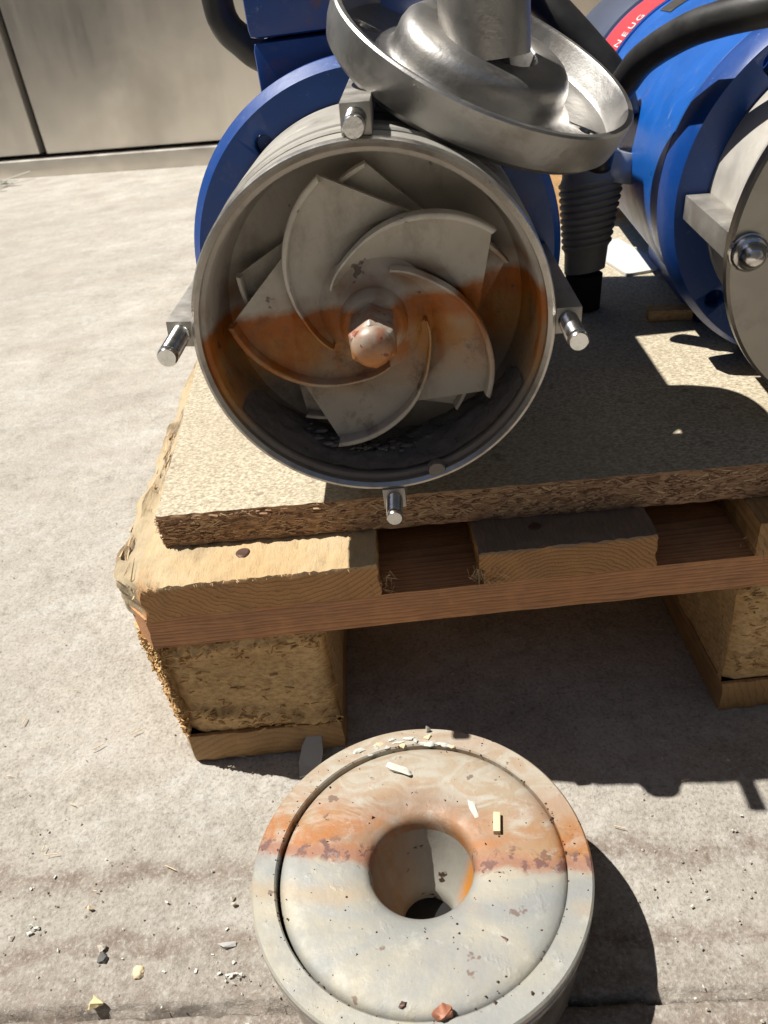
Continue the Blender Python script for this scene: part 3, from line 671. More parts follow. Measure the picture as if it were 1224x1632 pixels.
def petal(k, parent, rot=0.0, ybase=0.0195, thick=0.0034, scale=1.0, name='back_plate'):
    base = PH0-rad(72)*k+rot; nb = base-rad(72)
    A = [(r*scale, base+rad(a)) for r, a in CP]                       # this vane, tip -> root
    Bv = [(r*scale, nb+rad(a)) for r, a in CP if a >= 31]               # next vane, from straight edge inward
    # rows: each row interpolates from the A curve to the boundary opposite
    n = len(A); rows = []
    # opposite boundary = straight edge tip->Bv[0], then Bv to its root
    tip = pol(A[0][0], A[0][1], 0); e = pol(Bv[0][0], Bv[0][1], 0)
    opp = [tip.lerp(e, t) for t in np.linspace(0, 1, n-len(Bv)+1)][:-1]+[pol(r, a, 0) for r, a in Bv]
    opp = opp[:n]
    m = 9; vs = []
    for i in range(n):
        a = pol(A[i][0], A[i][1], 0); o = opp[i]
        for j in range(m):
            t = j/(m-1); p = a.lerp(o, t)
            p.y = ybase+0.0085*math.sin(min(1, t*1.1)*1.5)*(0.3+0.7*min(1, i/(n*.5)))+0.003*i/n
            vs.append(p)
    N = len(vs); vs += [v+Vector((0, thick, 0)) for v in vs]
    fs = []
    for i in range(n-1):
        for j in range(m-1):
            q = (i*m+j, i*m+j+1, (i+1)*m+j+1, (i+1)*m+j); fs.append(q); fs.append(tuple(x+N for x in q)[::-1])
    for i in range(n-1):
        for j in (0, m-1): fs.append((i*m+j, (i+1)*m+j, (i+1)*m+j+N, i*m+j+N))
    b = B().add(vs, fs)
    return b.make(name, MT['impel'], parent, smooth=40)
for k in range(5):
    vane(k, imp); petal(k, imp)
for k in range(5):
    petal(k, imp, rot=rad(-17), ybase=0.0325, scale=0.985, name='rear_blade')
    vane(k, imp, rot=rad(-17), y0=0.029, y1=0.035, th=0.003, scale=0.985).name = 'rear_vane'
B().lathe([(0.0001, 0.0185), (0.0150, 0.0185), (0.0185, 0.0205), (0.0215, 0.0235), (0.027, 0.0255), (0.029, 0.028), (0.029, 0.046), (0.02, 0.05), (0.02, .06)], 64, AX(ZA)).make('hub', MT['impel'], imp)
B().lathe([(0.0001, 0.0105), (0.0135, 0.0105), (0.0150, 0.0120), (0.0160, 0.0150), (0.0160, 0.020)], 48, AX(ZA)).make('hub_collar', MT['impel'], imp)
def hexnut():
    b = B(); n = 6; r = 0.0116; fr = AX(ZA)
    vs = []; 
    for h, rr in ((0.012, r), (-0.0105, r), (-0.0130, r*.86)):
        for i in range(6):
            a = rad(30+60*i+2); vs.append(fr @ Vector((rr*math.cos(a), rr*math.sin(a), h)))
    fs = [(j*6+i, j*6+(i+1) % 6, (j+1)*6+(i+1) % 6, (j+1)*6+i) for j in range(2) for i in range(6)]+[tuple(12+i for i in range(6))]
    b.add(vs, fs); b.make('impeller_nut', MT['nut'], imp, smooth=None, bevel=0.0007)
    B().lathe([(0.0095, -0.0120), (0.0093, -0.0135), (0.0085, -0.0158), (0.0066, -0.0177), (0.0038, -0.0188), (0.0001, -0.0191)], 40, fr).make('nut_dome', MT['nut'], imp, smooth='all')
hexnut()
# mud at the bottom of the bowl
def mud():
    b = B(); nA, nY = 150, 26; vs = []
    for i in range(nA):
        a = rad(-90-64+128*i/(nA-1)); s = 1-abs((i/(nA-1))*2-1)
        for j in range(nY):
            t = j/(nY-1); y = 0.006+0.036*t; 
            th = (0.0005+0.0060*s**.6*(0.25+0.75*t))*(0.9+0.5*nz((i*.03, j*.06, 0), 3.5, 2)); 
            p0 = pol(0.0752-0.0006*t, a, y); lump = 0.0005*nz((p0.x, p0.y, p0.z), 260, 1)+0.0012*nz((p0.x, p0.y, p0.z), 110, 7)
            vs.append(pol(0.0755-max(0, th+lump*s), a, y))
    b.add(vs, [(i*nY+j, i*nY+j+1, (i+1)*nY+j+1, (i+1)*nY+j) for i in range(nA-1) for j in range(nY-1)])
    b.make('mud', MT['mud'], pA, smooth='all')
    R = random.Random(3); b = B()
    for i in range(110):
        a = rad(-90+R.gauss(-8, 12)); y = R.uniform(.020, .034); s = R.uniform(.0005, .0026)
        c = pol(0.0725-R.uniform(0, .0022), a, y); b.lathe([(.0001, -s*.7), (s*.9, -s*.3), (s, s*.2), (s*.4, s*.7), (.0001, s*.8)], 7, Matrix.Translation(c) @ Matrix.Diagonal((R.uniform(.8, 2.0), .8, R.uniform(.4, .7), 1)) @ Matrix.Rotation(R.random()*3, 4, 'X') @ Matrix.Rotation(R.random()*3, 4, 'Y'))
    b.make('mud_clods', MT['mud'], pA, smooth='all', kind='stuff')
mud()
def stud_profile(y_tip, y_base, r=0.0053, threads=True):
    p = [(0.0001, y_tip), (r*.86, y_tip), (r, y_tip+.0011)]
    if threads:
        y = y_tip+.003; p.append((r, y))
        while y < y_base-.002: p += [(r*.9, y+.0006), (r, y+.0012)]; y += .0012
    p.append((r, y_base)); return p
def tie_bar(root, zc, ang, rho, ytip, y0, y1, w=0.0122, mat=MT['bar'], stud=True, x0=0.0, r=0.0045):
    a = rad(ang); c = Vector((x0+rho*math.cos(a), 0, zc+rho*math.sin(a)))
    mt = Matrix.Rotation(-a, 3, 'Y')
    o = B().box((c.x, (y0+y1)/2, c.z), (w, y1-y0, w), mt).make('tie_bar', mat, root, bevel=0.0007, smooth=30)
    if stud:
        B().lathe(stud_profile(ytip, y0+.001, r), 28, AX(c.z, c.x)).make('stud', MT['bright'], o, smooth=40)
    return o
tie_bar(pA, ZA, 87.8, 0.0880, -0.019, 0.002, 0.104)
tie_bar(pA, ZA, 174.3, 0.0876, -0.024, 0.003, 0.104)
tie_bar(pA, ZA, -2.2, 0.0876, -0.022, 0.003, 0.104)
tie_bar(pA, ZA, -89.5, 0.0870, -0.0200, -0.002, 0.104, r=0.0042, w=0.0115)
# motor flange with a through hole ring
def flange(root, zc, yf, Rf, Rr, thick, name='motor_flange', hole_ang=(127, 217, 307, 37), rho=0.0845, rh=0.0052):
    prof = [(0.03, yf), (Rf, yf), (Rr, yf+0.008), (Rr, yf+thick), (0.03, yf+thick)]
    me_b = B().lathe(prof, 128, AX(zc), close=True)
    o = me_b.make(name, MT['blue'], root, smooth=30)
    cut = B()
    for h in hole_ang:
        c = pol(rho, rad(h), 0, zc)
        cut.lathe([(0.0001, yf-.01), (rh, yf-.01), (rh, yf+.04), (0.0001, yf+.04)], 24, AX(c.z, c.x))
    co = cut.make('cutter', None, root); md = o.modifiers.new('b', 'BOOLEAN'); md.object = co; md.solver = 'EXACT'
    bpy.context.view_layer.update(); dg = bpy.context.evaluated_depsgraph_get()
    me = bpy.data.meshes.new_from_object(o.evaluated_get(dg)); o.modifiers.clear(); o.data = me
    bpy.data.objects.remove(co)
    return o
flange(pA, ZA, 0.1045, 0.0985, 0.1033, 0.016)
for h_ in (127, 217, 307, 37):
    c = pol(0.0845, rad(h_), 0, ZA); B().lathe([(0.0001, 0.110), (0.0042, 0.110), (0.0046, 0.1106), (0.0046, 0.13)], 20, AX(c.z, c.x)).make('flange_bolt', MT['blue'], pA)
# motor lantern: boxy blue housing rising behind the flange
B().box((-0.005, 0.190, 0.1585), (0.094, 0.124, 0.1145)).make('motor_housing', MT['blue'], pA, bevel=0.004)
B().box((-0.005, 0.190, 0.2420), (0.096, 0.126, 0.050)).make('terminal_box', MT['blue'], pA, bevel=0.004)
B().box((0.020, 0.315, 0.2380), (0.114, 0.125, 0.140)).make('shadow_box', MT['blue'], pA, bevel=0.004)  # unseen box added so its shadow darkens the chipboard
B().lathe([(0.0001, 0.1205), (0.074, 0.1205), (0.078, 0.126), (0.078, 0.34), (0.06, 0.35), (0.0001, 0.35)], 72, AX(ZA)).make('motor_body', MT['blue'], pA)
for sx in (-1, 1): B().box((sx*0.055, 0.235, 0.012), (0.03, 0.18, 0.0238)).make('motor_foot', MT['blue'], pA, bevel=0.002)

# ------------------------------------------------------------------ pump B (covered, on the right)
ZB = 0.1045; yB = 0.08
pB = thing('covered_pump', 'second pump at the right edge with its steel cover plate still bolted on', 'pump', (0.4200, 0.042, ZC), -yB)
B().lathe([(0.0001, 0.0), (0.0965, 0.0), (0.098, 0.0012), (0.098, 0.0065), (0.0965, 0.0072), (0.0001, 0.0072)], 160, AX(ZB)).make('cover_plate', MT['plate'], pB, smooth=30)
B().lathe([(0.078, 0.0074), (0.0805, 0.008), (0.0818, 0.010), (0.0818, 0.0365), (0.0806, 0.038), (0.078, 0.0385)], 128, AX(ZB)).make('casing_ring', MT['band'], pB, smooth=35)
B().lathe([(0.078, 0.0425), (0.0812, 0.0430), (0.0828, 0.0445), (0.0825, 0.0935)], 128, AX(ZB)).make('casing_ring', MT['band'], pB, smooth=35)
B().lathe([(0.0775, 0.009), (0.0775, 0.092)], 96, AX(ZB)).make('casing', MT['black'], pB)
for a_ in (178.5, 88, 0, -92):
    t = tie_bar(pB, ZB, a_, 0.0895, 0, 0.0072, 0.0900, w=0.0135, stud=False)
    c = pol(0.0895, rad(a_), 0, ZB)
    B().lathe([(0.0092, 0.0003), (0.0092, -0.0018), (0.0086, -0.0022)], 40, AX(c.z, c.x)).make('washer', MT['bright'], pB)
    d = B().lathe([(0.0086, -0.0018), (0.0086, -0.0046), (0.0075, -0.0056), (0.0060, -0.0060), (0.0058, -0.0085), (0.0050, -0.0112), (0.0032, -0.0128), (0.0001, -0.0133)], 40, AX(c.z, c.x))
    d.make('dome_nut', MT['bright'], pB, smooth='all')
flange(pB, ZB, 0.0930, 0.1005, 0.1045, 0.026, hole_ang=(128, 218, 308, 38), rho=0.0905, rh=0.006)
B().lathe([(0.07, 0.1175), (0.07, 0.1315)], 96, AX(ZB)).make('motor_neck', MT['black'], pB)
B().lathe([(0.05, 0.1315), (0.098, 0.1315), (0.1005, 0.134), (0.1005, 0.372), (0.0985, 0.373), (0.0985, 0.380), (0.1005, 0.3805), (0.1005, 0.456)], 128, AX(ZB)).make('motor_body', MT['bluem'], pB, smooth=35)
B().lathe([(0.0985, 0.452), (0.103, 0.454), (0.104, 0.457), (0.104, 0.60), (0.09, 0.61), (0.0001, 0.61)], 128, AX(ZB)).make('fan_cowl', MT['slate'], pB, smooth=35)
lab = B(); vs = []
for i in range(60):
    a = rad(70+120*i/59)
    for y in (0.384, 0.449): vs.append(pol(0.1009, a, y, ZB))
lab.add(vs, [(2*i, 2*i+1, 2*i+3, 2*i+2) for i in range(59)]).make('red_label', MT['red'], pB)
# maker's plate on top of the motor
vs = []
for i in range(12):
    a = rad(100+22*i/11)
    for y in (0.328, 0.362): vs.append(pol(0.1011, a, y, ZB))
B().add(vs, [(2*i, 2*i+1, 2*i+3, 2*i+2) for i in range(11)]).make('rating_plate', MT['bright'], pB)
for sx in (-1, 1): B().box((sx*0.040, 0.255, 0.010), (0.03, 0.16, 0.0198)).make('motor_foot', MT['blue'], pB, bevel=0.002)
def letters(text, root, R_, y, a0, size, mat):
    """white print wrapped round the label; letters run round the motor."""
    for i, ch in enumerate(text):
        cu = bpy.data.curves.new('letter', 'FONT'); cu.body = ch; cu.size = size; cu.extrude = 0.0001; cu.align_x = 'CENTER'
        o = bpy.data.objects.new('letter', cu); COL.objects.link(o); bpy.context.view_layer.update()
        me = bpy.data.meshes.new_from_object(o.evaluated_get(bpy.context.evaluated_depsgraph_get())); bpy.data.objects.remove(o)
        a = rad(a0-i*size*0.56/R_*57.3)
        # baseline on the near side, reading round the cylinder
        tang = Vector((math.sin(a), 0, -math.cos(a))); outv = Vector((math.cos(a), 0, math.sin(a))); upv = Vector((0, 1, 0))
        p = pol(R_, a, y, ZB); me.transform(Matrix.Diagonal((0.62, 1.7, 1, 1)))
        mt = Matrix(((tang.x, upv.x, outv.x, p.x), (tang.y, upv.y, outv.y, p.y), (tang.z, upv.z, outv.z, p.z), (0, 0, 0, 1)))
        me.transform(mt); link('printed_letter', me, mat, root)
letters('INEUG', pB, 0.1011, 0.3855, 146, 0.0145, MT['white'])

# ------------------------------------------------------------------ tilted suction cover lying on pump A
nC = Vector((0.408, -0.280, 0.869)).normalized(); cC = Vector((0.2136, 0.0840, 0.3707))
xa = nC.cross(Vector((0, 0, 1))).normalized(); ya = nC.cross(xa)
cup = thing('tilted_suction_cover', 'grey steel suction cover with raised rim and pipe, tilted on top of the open pump', 'pump cover', cC)
cup.rotation_mode = 'QUATERNION'
cup.rotation_quaternion = Matrix(((xa.x, ya.x, nC.x), (xa.y, ya.y, nC.y), (xa.z, ya.z, nC.z))).to_quaternion(); cup.scale = (0.913, 0.913, 0.913)
rim = [(0.052, -0.0165), (0.0715, -0.0165), (0.0745, -0.0155), (0.0760, -0.0130), (0.0772, -0.0020), (0.0782, -0.0002), (0.0808, 0.0), (0.0817, -0.0010), (0.0814, -0.012), (0.0800, -0.0185), (0.0770, -0.0215), (0.070, -0.0225), (0.03, -0.0225), (0.03, -0.0165)]
def holes(o, lst, root, r=0.0035, z0=-0.04, z1=0.0):
    cut = B()
    for x, y in lst: cut.lathe([(0.0001, z0), (r, z0), (r, z1), (0.0001, z1)], 20, Matrix.Translation((x, y, 0)))
    co = cut.make('cutter', None, None); co.matrix_world = root.matrix_world.copy() if False else co.matrix_world
    co.parent = root; md = o.modifiers.new('b', 'BOOLEAN'); md.object = co; md.solver = 'EXACT'
    bpy.context.view_layer.update(); dg = bpy.context.evaluated_depsgraph_get()
    me = bpy.data.meshes.new_from_object(o.evaluated_get(dg)); o.modifiers.clear(); o.data = me; bpy.data.objects.remove(co)
rimo = B().lathe(rim, 160, close=True).make('rim', MT['cup'], cup, smooth=32)
holes(rimo, [(0.0625*math.cos(rad(a)), 0.0625*math.sin(rad(a))) for a in (20, 110, 200, 290)], cup)
B().lathe([(0.054, -0.0166), (0.0500, -0.0160), (0.0475, -0.0135), (0.0468, -0.0090), (0.0462, -0.0045), (0.0445, -0.0005), (0.0415, 0.0022), (0.038, 0.0030), (0.0255, 0.0030), (0.0250, 0.0015), (0.0250, -0.0225), (0.054, -0.0225)], 128).make('boss', MT['cup'], cup, smooth='all')
# upright pipe rising through the boss
pipe = B(); Mi = (Matrix.Translation(cC) @ cup.rotation_quaternion.to_matrix().to_4x4()).inverted()
px0 = cC+Vector((-0.0035, -0.0090, -0.0036))
pp = [px0+Vector((0.0, 0.0, t)) for t in (0, 0.03, 0.06, 0.1, 0.16, 0.25)]
pipe.tube([Mi @ p for p in pp], 0.0222, 64, cap=True)
pipe.make('pipe', MT['cup'], cup, smooth=35)

# ------------------------------------------------------------------ suction cover standing on the ground
sc = thing('suction_cover', 'round suction cover stained grey and rust, lying face up on the ground before the pallet', 'pump cover', (0.1407, -0.1192, 0.0))
HC = 0.058
KS = Matrix.Diagonal((0.977, 0.977, 1, 1))
B().lathe([(0.0698, HC-0.0110), (0.0698, HC-0.0008), (0.0705, HC), (0.0806, HC), (0.0816, HC-0.0010)], 160, KS).make('rim_face', MT['scaled'], sc, smooth=30)
B().lathe([(0.0816, HC-0.0010), (0.0816, HC-0.0045), (0.0806, HC-0.0050), (0.0806, HC-0.0062), (0.0816, HC-0.0068), (0.0814, HC-0.0100), (0.0790, HC-0.0112), (0.0775, 0.036), (0.0765, 0.004), (0.074, 0.0), (0.03, 0.0)], 160, KS).make('side_wall', MT['lip'], sc, smooth=30)
fp = [(0.0698, HC-0.0105), (0.0695, HC-0.0080), (0.0692, HC-0.0045), (0.0683, HC-0.0022), (0.0668, HC-0.0010), (0.0640, HC-0.0003), (0.060, HC+0.0001), (0.050, HC+0.0002), (0.040, HC-0.0001), (0.0335, HC-0.0007), (0.0290, HC-0.0016), (0.0268, HC-0.0028), (0.0255, HC-0.0045), (0.0250, HC-0.0070), (0.0247, HC-0.0105)]
tp = [(0.0247, HC-0.0105), (0.0242, HC-0.014), (0.0225, HC-0.024), (0.0195, HC-0.034), (0.0150, HC-0.044), (0.0135, HC-0.046), (0.0135, HC-0.054)]
B().lathe(fp, 160, Matrix.Translation((0.0008, 0, 0)) @ KS).make('face_plate', MT['scaled'], sc, smooth='all')
B().lathe(tp, 128, Matrix.Translation((0.0008, 0, 0)) @ KS).make('throat', MT['throat'], sc, smooth='all')
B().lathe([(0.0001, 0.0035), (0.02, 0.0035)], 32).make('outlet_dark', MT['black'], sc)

# ------------------------------------------------------------------ cables, hose, bits behind
def path(name, pts, r, mat, label, cat, n=10, seg=20):
    o = B().tube(spline(pts, n), r, seg).make(name, mat, None, smooth='all'); return tag(o, label, cat)
path('power_cable', [(0.300, 0.215, 0.285), (0.3043, 0.20, 0.3231), (0.309, 0.19, 0.3371), (0.3145, 0.175, 0.3488), (0.3259, 0.15, 0.3603), (0.3374, 0.13, 0.3660), (0.3514, 0.11, 0.3697), (0.376, 0.09, 0.373), (0.42, 0.08, 0.376)], 0.0086, MT['rubber'], 'thick black cable arching over the covered pump from behind the tilted cover', 'cable')
path('rubber_hose', [(0.262, 0.33, 0.402), (0.2802, 0.32, 0.3809), (0.2935, 0.31, 0.3666), (0.3114, 0.30, 0.3463), (0.3272, 0.29, 0.326), (0.335, 0.28, 0.30)], 0.0115, MT['rubber'], 'black rubber hose running down behind the tilted steel cover', 'hose')
path('curved_hose', [(0.046, 0.42, 0.46), (0.0445, 0.42, 0.4037), (0.0477, 0.42, 0.3841), (0.0579, 0.42, 0.3719), (0.0736, 0.42, 0.3589), (0.11, 0.42, 0.345)], 0.0125, MT['rubber'], 'black hose curving down at the top behind the blue motor housing', 'hose')
path('beige_pipe', [(0.070, 0.50, 0.50), (0.072, 0.50, 0.42), (0.082, 0.50, 0.395), (0.11, 0.50, 0.38)], 0.018, MT['band'], 'beige pipe bend at the top edge behind the curved black hose', 'pipe')
# ribbed sleeve standing between the two pumps
rb = thing('ribbed_sleeve', 'dark grey ribbed rubber sleeve standing upright between the two pumps', 'sleeve', (0.3100, 0.280, 0.1980))
rb.rotation_euler = (rad(-3), rad(3.5), 0); rb.scale = (1.14, 1.14, 1.14)
prof = [(0.0001, -0.002), (0.0135, -0.002), (0.0142, 0.012)]
z = 0.014
while z < 0.056:
    t = z/0.060; r0 = 0.0136+0.0070*t; prof += [(r0, z), (r0+.0011, z+.0012), (r0+.0011, z+.0026), (r0, z+.0036)]; z += 0.0044
prof += [(0.0190, 0.060), (0.0190, 0.068), (0.0001, 0.069)]
B().lathe(prof, 64, Matrix(((1, 0, 0, 0), (0, 1, 0, 0), (0.16, -0.1, 1, 0), (0, 0, 0, 1)))).make('sleeve', MT['grey_rib'], rb, smooth=40)
B().lathe([(0.008, 0.056), (0.0180, 0.0565), (0.0195, 0.059), (0.0195, 0.070), (0.0175, 0.074), (0.0001, 0.075)], 64, Matrix.Translation((0.0035, 0, 0.0)) @ Matrix.Rotation(rad(10), 4, 'Y')).make('collar', MT['collar'], rb, smooth=40)
B().lathe([(0.0001, -0.0278), (0.0125, -0.0278), (0.0125, -0.004), (0.0001, -0.002)], 32).make('shade_stem', MT['black'], rb, smooth=40)  # black support added below the sleeve, standing in for the shadow there
# pale sheet and foot scraps on the chipboard
tag(B().box((0.372, 0.390, ZC+0.0015), (0.038, 0.100, 0.002), Matrix.Rotation(.16, 3, 'Z')).make('plastic_sheet', MT['pale']), 'pale sheet lying on the board behind, between the two pumps', 'sheet')
tag(B().box((0.364, 0.236, ZC+0.0045), (0.032, 0.014, 0.0085), Matrix.Rotation(-.2, 3, 'Z')).make('wood_scrap', MT['block'], bevel=0.001), 'small chipped wood scrap on the board beside the covered pump', 'wood scrap')

# ------------------------------------------------------------------ cabinet behind
cab = thing('steel_cabinet', 'brushed stainless steel cabinet on a plinth behind the pallet', 'cabinet', (-1.058, 2.43, 0), math.atan2(-0.215, 0.716))
B().box((1.0, 0.3, 0.022), (6.0, 0.6, 0.05)).make('plinth', MT['cab'], cab, bevel=0.003)
B().box((0.9, 0.34, 0.90), (5.6, 0.56, 1.70)).make('carcass', MT['black'], cab)
B().box((-0.835, 0.33, 0.90), (1.985, 0.6, 1.68)).make('side_panel', MT['cab'], cab, bevel=0.003)
B().box((1.983, 0.332, 0.909), (3.60, 0.6, 1.702)).make('door_panel', MT['cab'], cab, bevel=0.003)

# ------------------------------------------------------------------ unseen roof and walls, added to block skylight and deepen the shadows
def sky_blocker(name, c, size):
    o = B().box(c, size).make(name, MT['sky_blocker'], None, smooth=None); o['kind'] = 'structure'
sky_blocker('sky_blocker_roof', (1.95, 1.45, 3.3), (5.3, 5.1, 0.2)); sky_blocker('sky_blocker_side', (4.4, 0.2, 1.6), (0.2, 7.0, 3.3)); sky_blocker('sky_blocker_wall', (-3.4, -0.4, 1.75), (0.2, 6.0, 3.5)); sky_blocker('sky_blocker_wall', (0.45, -3.6, 1.75), (7.9, 0.2, 3.5))

# ------------------------------------------------------------------ loose bits
def lump(name, loc, size, mat, label, cat, seed, rz=0.0, n=16):
    R = random.Random(seed*17); bm = bmesh.new()
    for i in range(n):
        v = Vector((R.gauss(0, 1), R.gauss(0, 1), R.gauss(0, 1))).normalized()*R.uniform(.65, 1.1); bm.verts.new((v.x*size[0], v.y*size[1], max(-.35, v.z)*size[2]))
    h = bmesh.ops.convex_hull(bm, input=bm.verts); bmesh.ops.delete(bm, geom=[g for g in h['geom_interior'] if isinstance(g, bmesh.types.BMVert)], context='VERTS')
    bmesh.ops.triangulate(bm, faces=bm.faces); bmesh.ops.subdivide_edges(bm, edges=bm.edges, cuts=2, use_grid_fill=True)
    for v in bm.verts:
        d = 1+.30*mnoise.noise(v.co*(1.6/max(size))+Vector((seed, 0, 0)))+.22*mnoise.noise(v.co*(4/max(size))); v.co = Vector((v.co.x*d, v.co.y*d, v.co.z*d))
    bmesh.ops.recalc_face_normals(bm, faces=bm.faces)
    me = bpy.data.meshes.new(name); bm.to_mesh(me); bm.free()
    o = link(name, me, mat, None, 32); o.location = loc; o.rotation_euler = (0, 0, rz); return tag(o, label, cat)
TZ = HC+0.0001
lump('scale_flake', (0.1333, -0.0674, TZ+.0008), (0.0085, 0.0050, 0.0022), MT['flake'], 'pale grey flake of scale on the far part of the stained cover face', 'flake', 1, rz=-.5)
lump('paste_smear', (0.1695, -0.0940, TZ-.0002), (0.0026, 0.0068, 0.0008), MT['flake'], 'pale grey smear right of the flake on the stained cover face', 'smear', 2, rz=.3)
tag(B().box((0.1796, -0.1035, TZ+.0012), (0.0034, 0.0105, 0.0028), Matrix.Rotation(-.15, 3, 'Z')).make('wood_stick', MT['stick'], bevel=.0003), 'tiny square wooden stick lying on the stained cover face', 'stick')
lump('rust_flake', (0.1455, -0.1856, TZ+.0012), (0.0052, 0.0046, 0.0028), MT['rustflake'], 'orange rust flake on the near edge of the stained cover', 'rust flake', 3, rz=.5)
lump('rust_crumb', (0.1298, -0.1806, TZ+.0000), (0.0020, 0.0016, 0.0009), MT['nail'], 'small dark crumb near the front of the stained cover face', 'crumb', 4)
lump('dark_fleck', (0.1740, -0.1585, TZ-.0003), (0.0030, 0.0018, 0.0008), MT['nail'], 'dark angular fleck on the right front of the stained cover face', 'crumb', 6, rz=-.6)
R_ = random.Random(4); cr = thing('limescale_crust', 'broken ridge of pale crust on the far rim of the stained cover', 'crust', (0.1407, -0.1192, HC))
for i in range(16):
    a = rad(72+40*i/15+R_.uniform(-1.5, 1.5)); q = lump('crust_piece', (0, 0, 0), (R_.uniform(.0018, .0044), R_.uniform(.0010, .0020), R_.uniform(.0006, .0013)), MT['flake'] if i % 4 else MT['stick'], '', 'x', 30+i, rz=a+1.57)
    del q['category']; del q['label']; q.parent = cr; rr = R_.uniform(.0675, .0735); q.location = (rr*math.cos(a), rr*math.sin(a), .0002)
lump('scale_spike', (0.1502, -0.0425, HC+.0012), (0.0020, 0.0018, 0.0034), MT['flake'], 'small pointed pale crumb standing on the far rim of the stained cover', 'crumb', 8, n=9)
lump('dark_stone', (-0.0297, -0.1190, .000), (0.0030, 0.0048, 0.0032), MT['stone'], 'dark grey stone on the concrete at lower left', 'stone', 9, n=10)
lump('pale_stone', (-0.0312, -0.1145, .000), (0.0036, 0.0022, 0.0014), MT['gravel'], 'pale grey chip touching the dark stone at lower left', 'stone', 12)
lump('brown_pebble', (-0.0084, -0.1290, -.0004), (0.0030, 0.0046, 0.0014), MT['stick'], 'flat tan pebble right of the dark stone at lower left', 'pebble', 10, rz=.5, n=40)
lump('bark_chip', (-0.0259, -0.1419, .0002), (0.0048, 0.0038, 0.0026), MT['chipw'], 'yellow wood chip beside the crack in the concrete', 'wood chip', 11, n=11)
lump('grey_shard', (0.0356, -0.1197, -.0002), (0.0058, 0.0036, 0.0014), MT['leaf'], 'grey shard on the concrete just left of the stained cover', 'shard', 13, n=10)
for nm, (x, y), lb, sd in (('plaster_crumbs', (-0.0738, -0.1001), 'cluster of white plaster crumbs on the concrete at the left edge', 14), ('plaster_crumbs', (0.0412, -0.1332), 'cluster of white plaster crumbs on the concrete below the grey shard', 15)):
    t = thing(nm, lb, 'crumbs', (x, y, 0))
    for k in range(14):
        q = lump('crumb', (0, 0, 0), (R_.uniform(.0006, .0022), R_.uniform(.0006, .0016), R_.uniform(.0004, .0010)), MT['flake'], '', 'x', sd*20+k, n=9); del q['category']; del q['label']; q.parent = t; q.location = (R_.gauss(0, .0028), R_.gauss(0, .0024), -.0006)
lump('small_cube_stone', (0.0366, -0.0971, .0000), (0.0020, 0.0017, 0.0014), MT['gravel'], 'tiny square stone on the concrete above the grey shard', 'stone', 16, n=9)
lump('brown_crumb', (-0.0439, -0.0921, .0000), (0.0032, 0.0018, 0.0018), MT['stick'], 'brown crumb beside a pale splinter on the left concrete', 'crumb', 17, n=10)
# grey paper slip leaning at the foot of the corner block
vs = [(0, 0, 0), (0.0125, 0.004, 0), (0.0150, 0.013, 0.006), (0.0142, 0.026, 0.0135), (0.009, 0.0275, 0.0150), (0.002, 0.017, 0.0085), (-0.0005, 0.008, 0.003)]
sl_ = B().add([Vector(v) for v in vs]+[Vector(v)+Vector((0, 0, .0008)) for v in vs], [tuple(range(7))[::-1], tuple(range(7, 14))]+[(i, (i+1) % 7, 7+(i+1) % 7, 7+i) for i in range(7)]).make('grey_slip', MT['leaf'], None, smooth=None)
sl_.location = (0.0685, -0.0205, 0.0008); tag(sl_, 'grey slip of card leaning at the foot of the pallet corner block', 'card')
def specks():
    b = B(); R = random.Random(21)
    for i in range(260):
        a = R.uniform(0, 6.28); r = R.choice((R.uniform(.028, .066), R.uniform(.069, .079), R.gauss(.0685, .0006))); s_ = R.uniform(.0002, .0007)*(2 if R.random() < .06 else 1)
        x, y = 0.1407+r*math.cos(a), -0.1192+r*math.sin(a); n = R.choice((3, 4, 5)); z = HC+.0001
        vs = [(x+math.cos(6.28*k/n+R.uniform(-.4, .4))*s_*R.uniform(.7, 1.6), y+math.sin(6.28*k/n)*s_*R.uniform(.7, 1.3), z-.0003) for k in range(n)]+[(x+R.uniform(-s_, s_)*.3, y, z+s_*R.uniform(.4, .9))]
        b.add(vs, [(k, (k+1) % n, n) for k in range(n)])
    o = b.make('scale_specks', MT['nail'], None, smooth=None, kind='stuff', fix=False); tag(o, 'tiny dark specks of scale dusted over the stained cover face', 'specks')
specks()
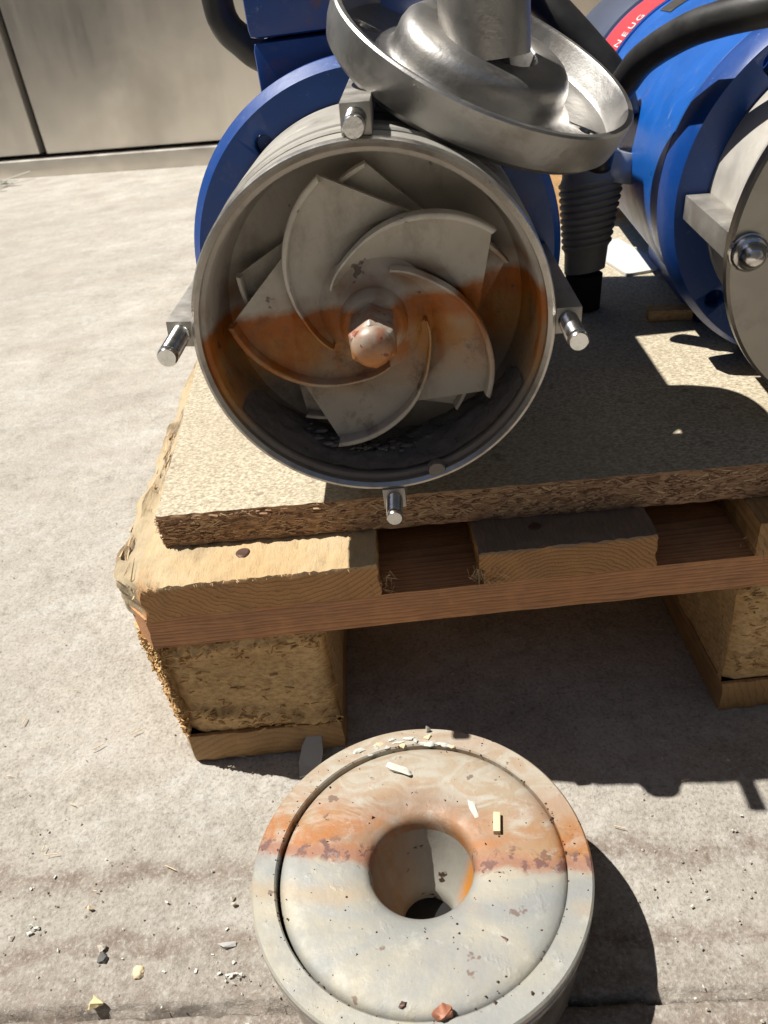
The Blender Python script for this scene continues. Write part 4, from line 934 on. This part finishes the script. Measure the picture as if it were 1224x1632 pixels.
def scatter():
    b = B(); R = random.Random(31)
    for i in range(260):      # pale flakes and chips of many sizes, thickest near the covers and the joint
        x = R.uniform(-.12, .40); y = R.gauss(-.12, .04) if R.random() < .7 else R.uniform(-.2, .2); s = min(.0010, R.expovariate(1/.00028)+.00015); a = R.uniform(0, 6.28)
        b.box((x, y, -0.0006), (s*2, s*R.uniform(.6, 1.4), s*R.uniform(.2, .5)), Matrix.Rotation(a, 3, 'Z') @ Matrix.Rotation(R.gauss(0, .3), 3, 'X'))
    o = b.make('pale_chips', MT['flake'], None, smooth=None, kind='stuff', fix=False); tag(o, 'pale chips and flakes of many sizes scattered over the concrete', 'chips')
    b = B(); R = random.Random(11)
    for i in range(900):
        x = R.uniform(-.34, .55); y = R.uniform(-.26, .30) if R.random() < .5 else R.gauss(-.11, .05); s = R.uniform(.0003, .0009)*(2.0 if R.random() < .03 else 1)
        n = 5; vs = []
        for k in range(n): a = 2*math.pi*k/n+R.uniform(-.3, .3); vs.append((x+math.cos(a)*s*R.uniform(.7, 1.5), y+math.sin(a)*s*R.uniform(.7, 1.3), -0.0012))
        vs.append((x, y, -0.0012+s*R.uniform(.3, .8)+.0003)); b.add(vs, [(k, (k+1) % n, n) for k in range(n)])
    o = b.make('grit', MT['gravel'], None, smooth=None, kind='stuff', fix=False); tag(o, 'fine grit scattered over the concrete', 'grit')
    b = B()
    for i in range(90):
        x = R.uniform(-.30, .5); y = R.uniform(-.2, .2); a = R.uniform(0, 3.1); l = R.uniform(.002, .009)
        b.box((x, y, 0.0002), (l, .0004, .0004), Matrix.Rotation(a, 3, 'Z'))
    o = b.make('straw_fibres', MT['stick'], None, smooth=None, kind='stuff', fix=False); tag(o, 'loose wood fibres scattered over the concrete', 'fibres')
scatter()
R = random.Random(2); b = B()
for i in range(14):
    a = R.uniform(0, 3.1); b.box((-1.02+R.gauss(0, .03), 2.30+R.gauss(0, .05), 0.006+R.random()*.01), (R.uniform(.04, .12), .008, .002), Matrix.Rotation(a, 3, 'Z') @ Matrix.Rotation(R.gauss(0, .15), 3, 'Y'))
tag(b.make('wood_shavings', MT['flake'], None, kind='stuff'), 'pale shavings on the floor in front of the cabinet plinth', 'shavings')
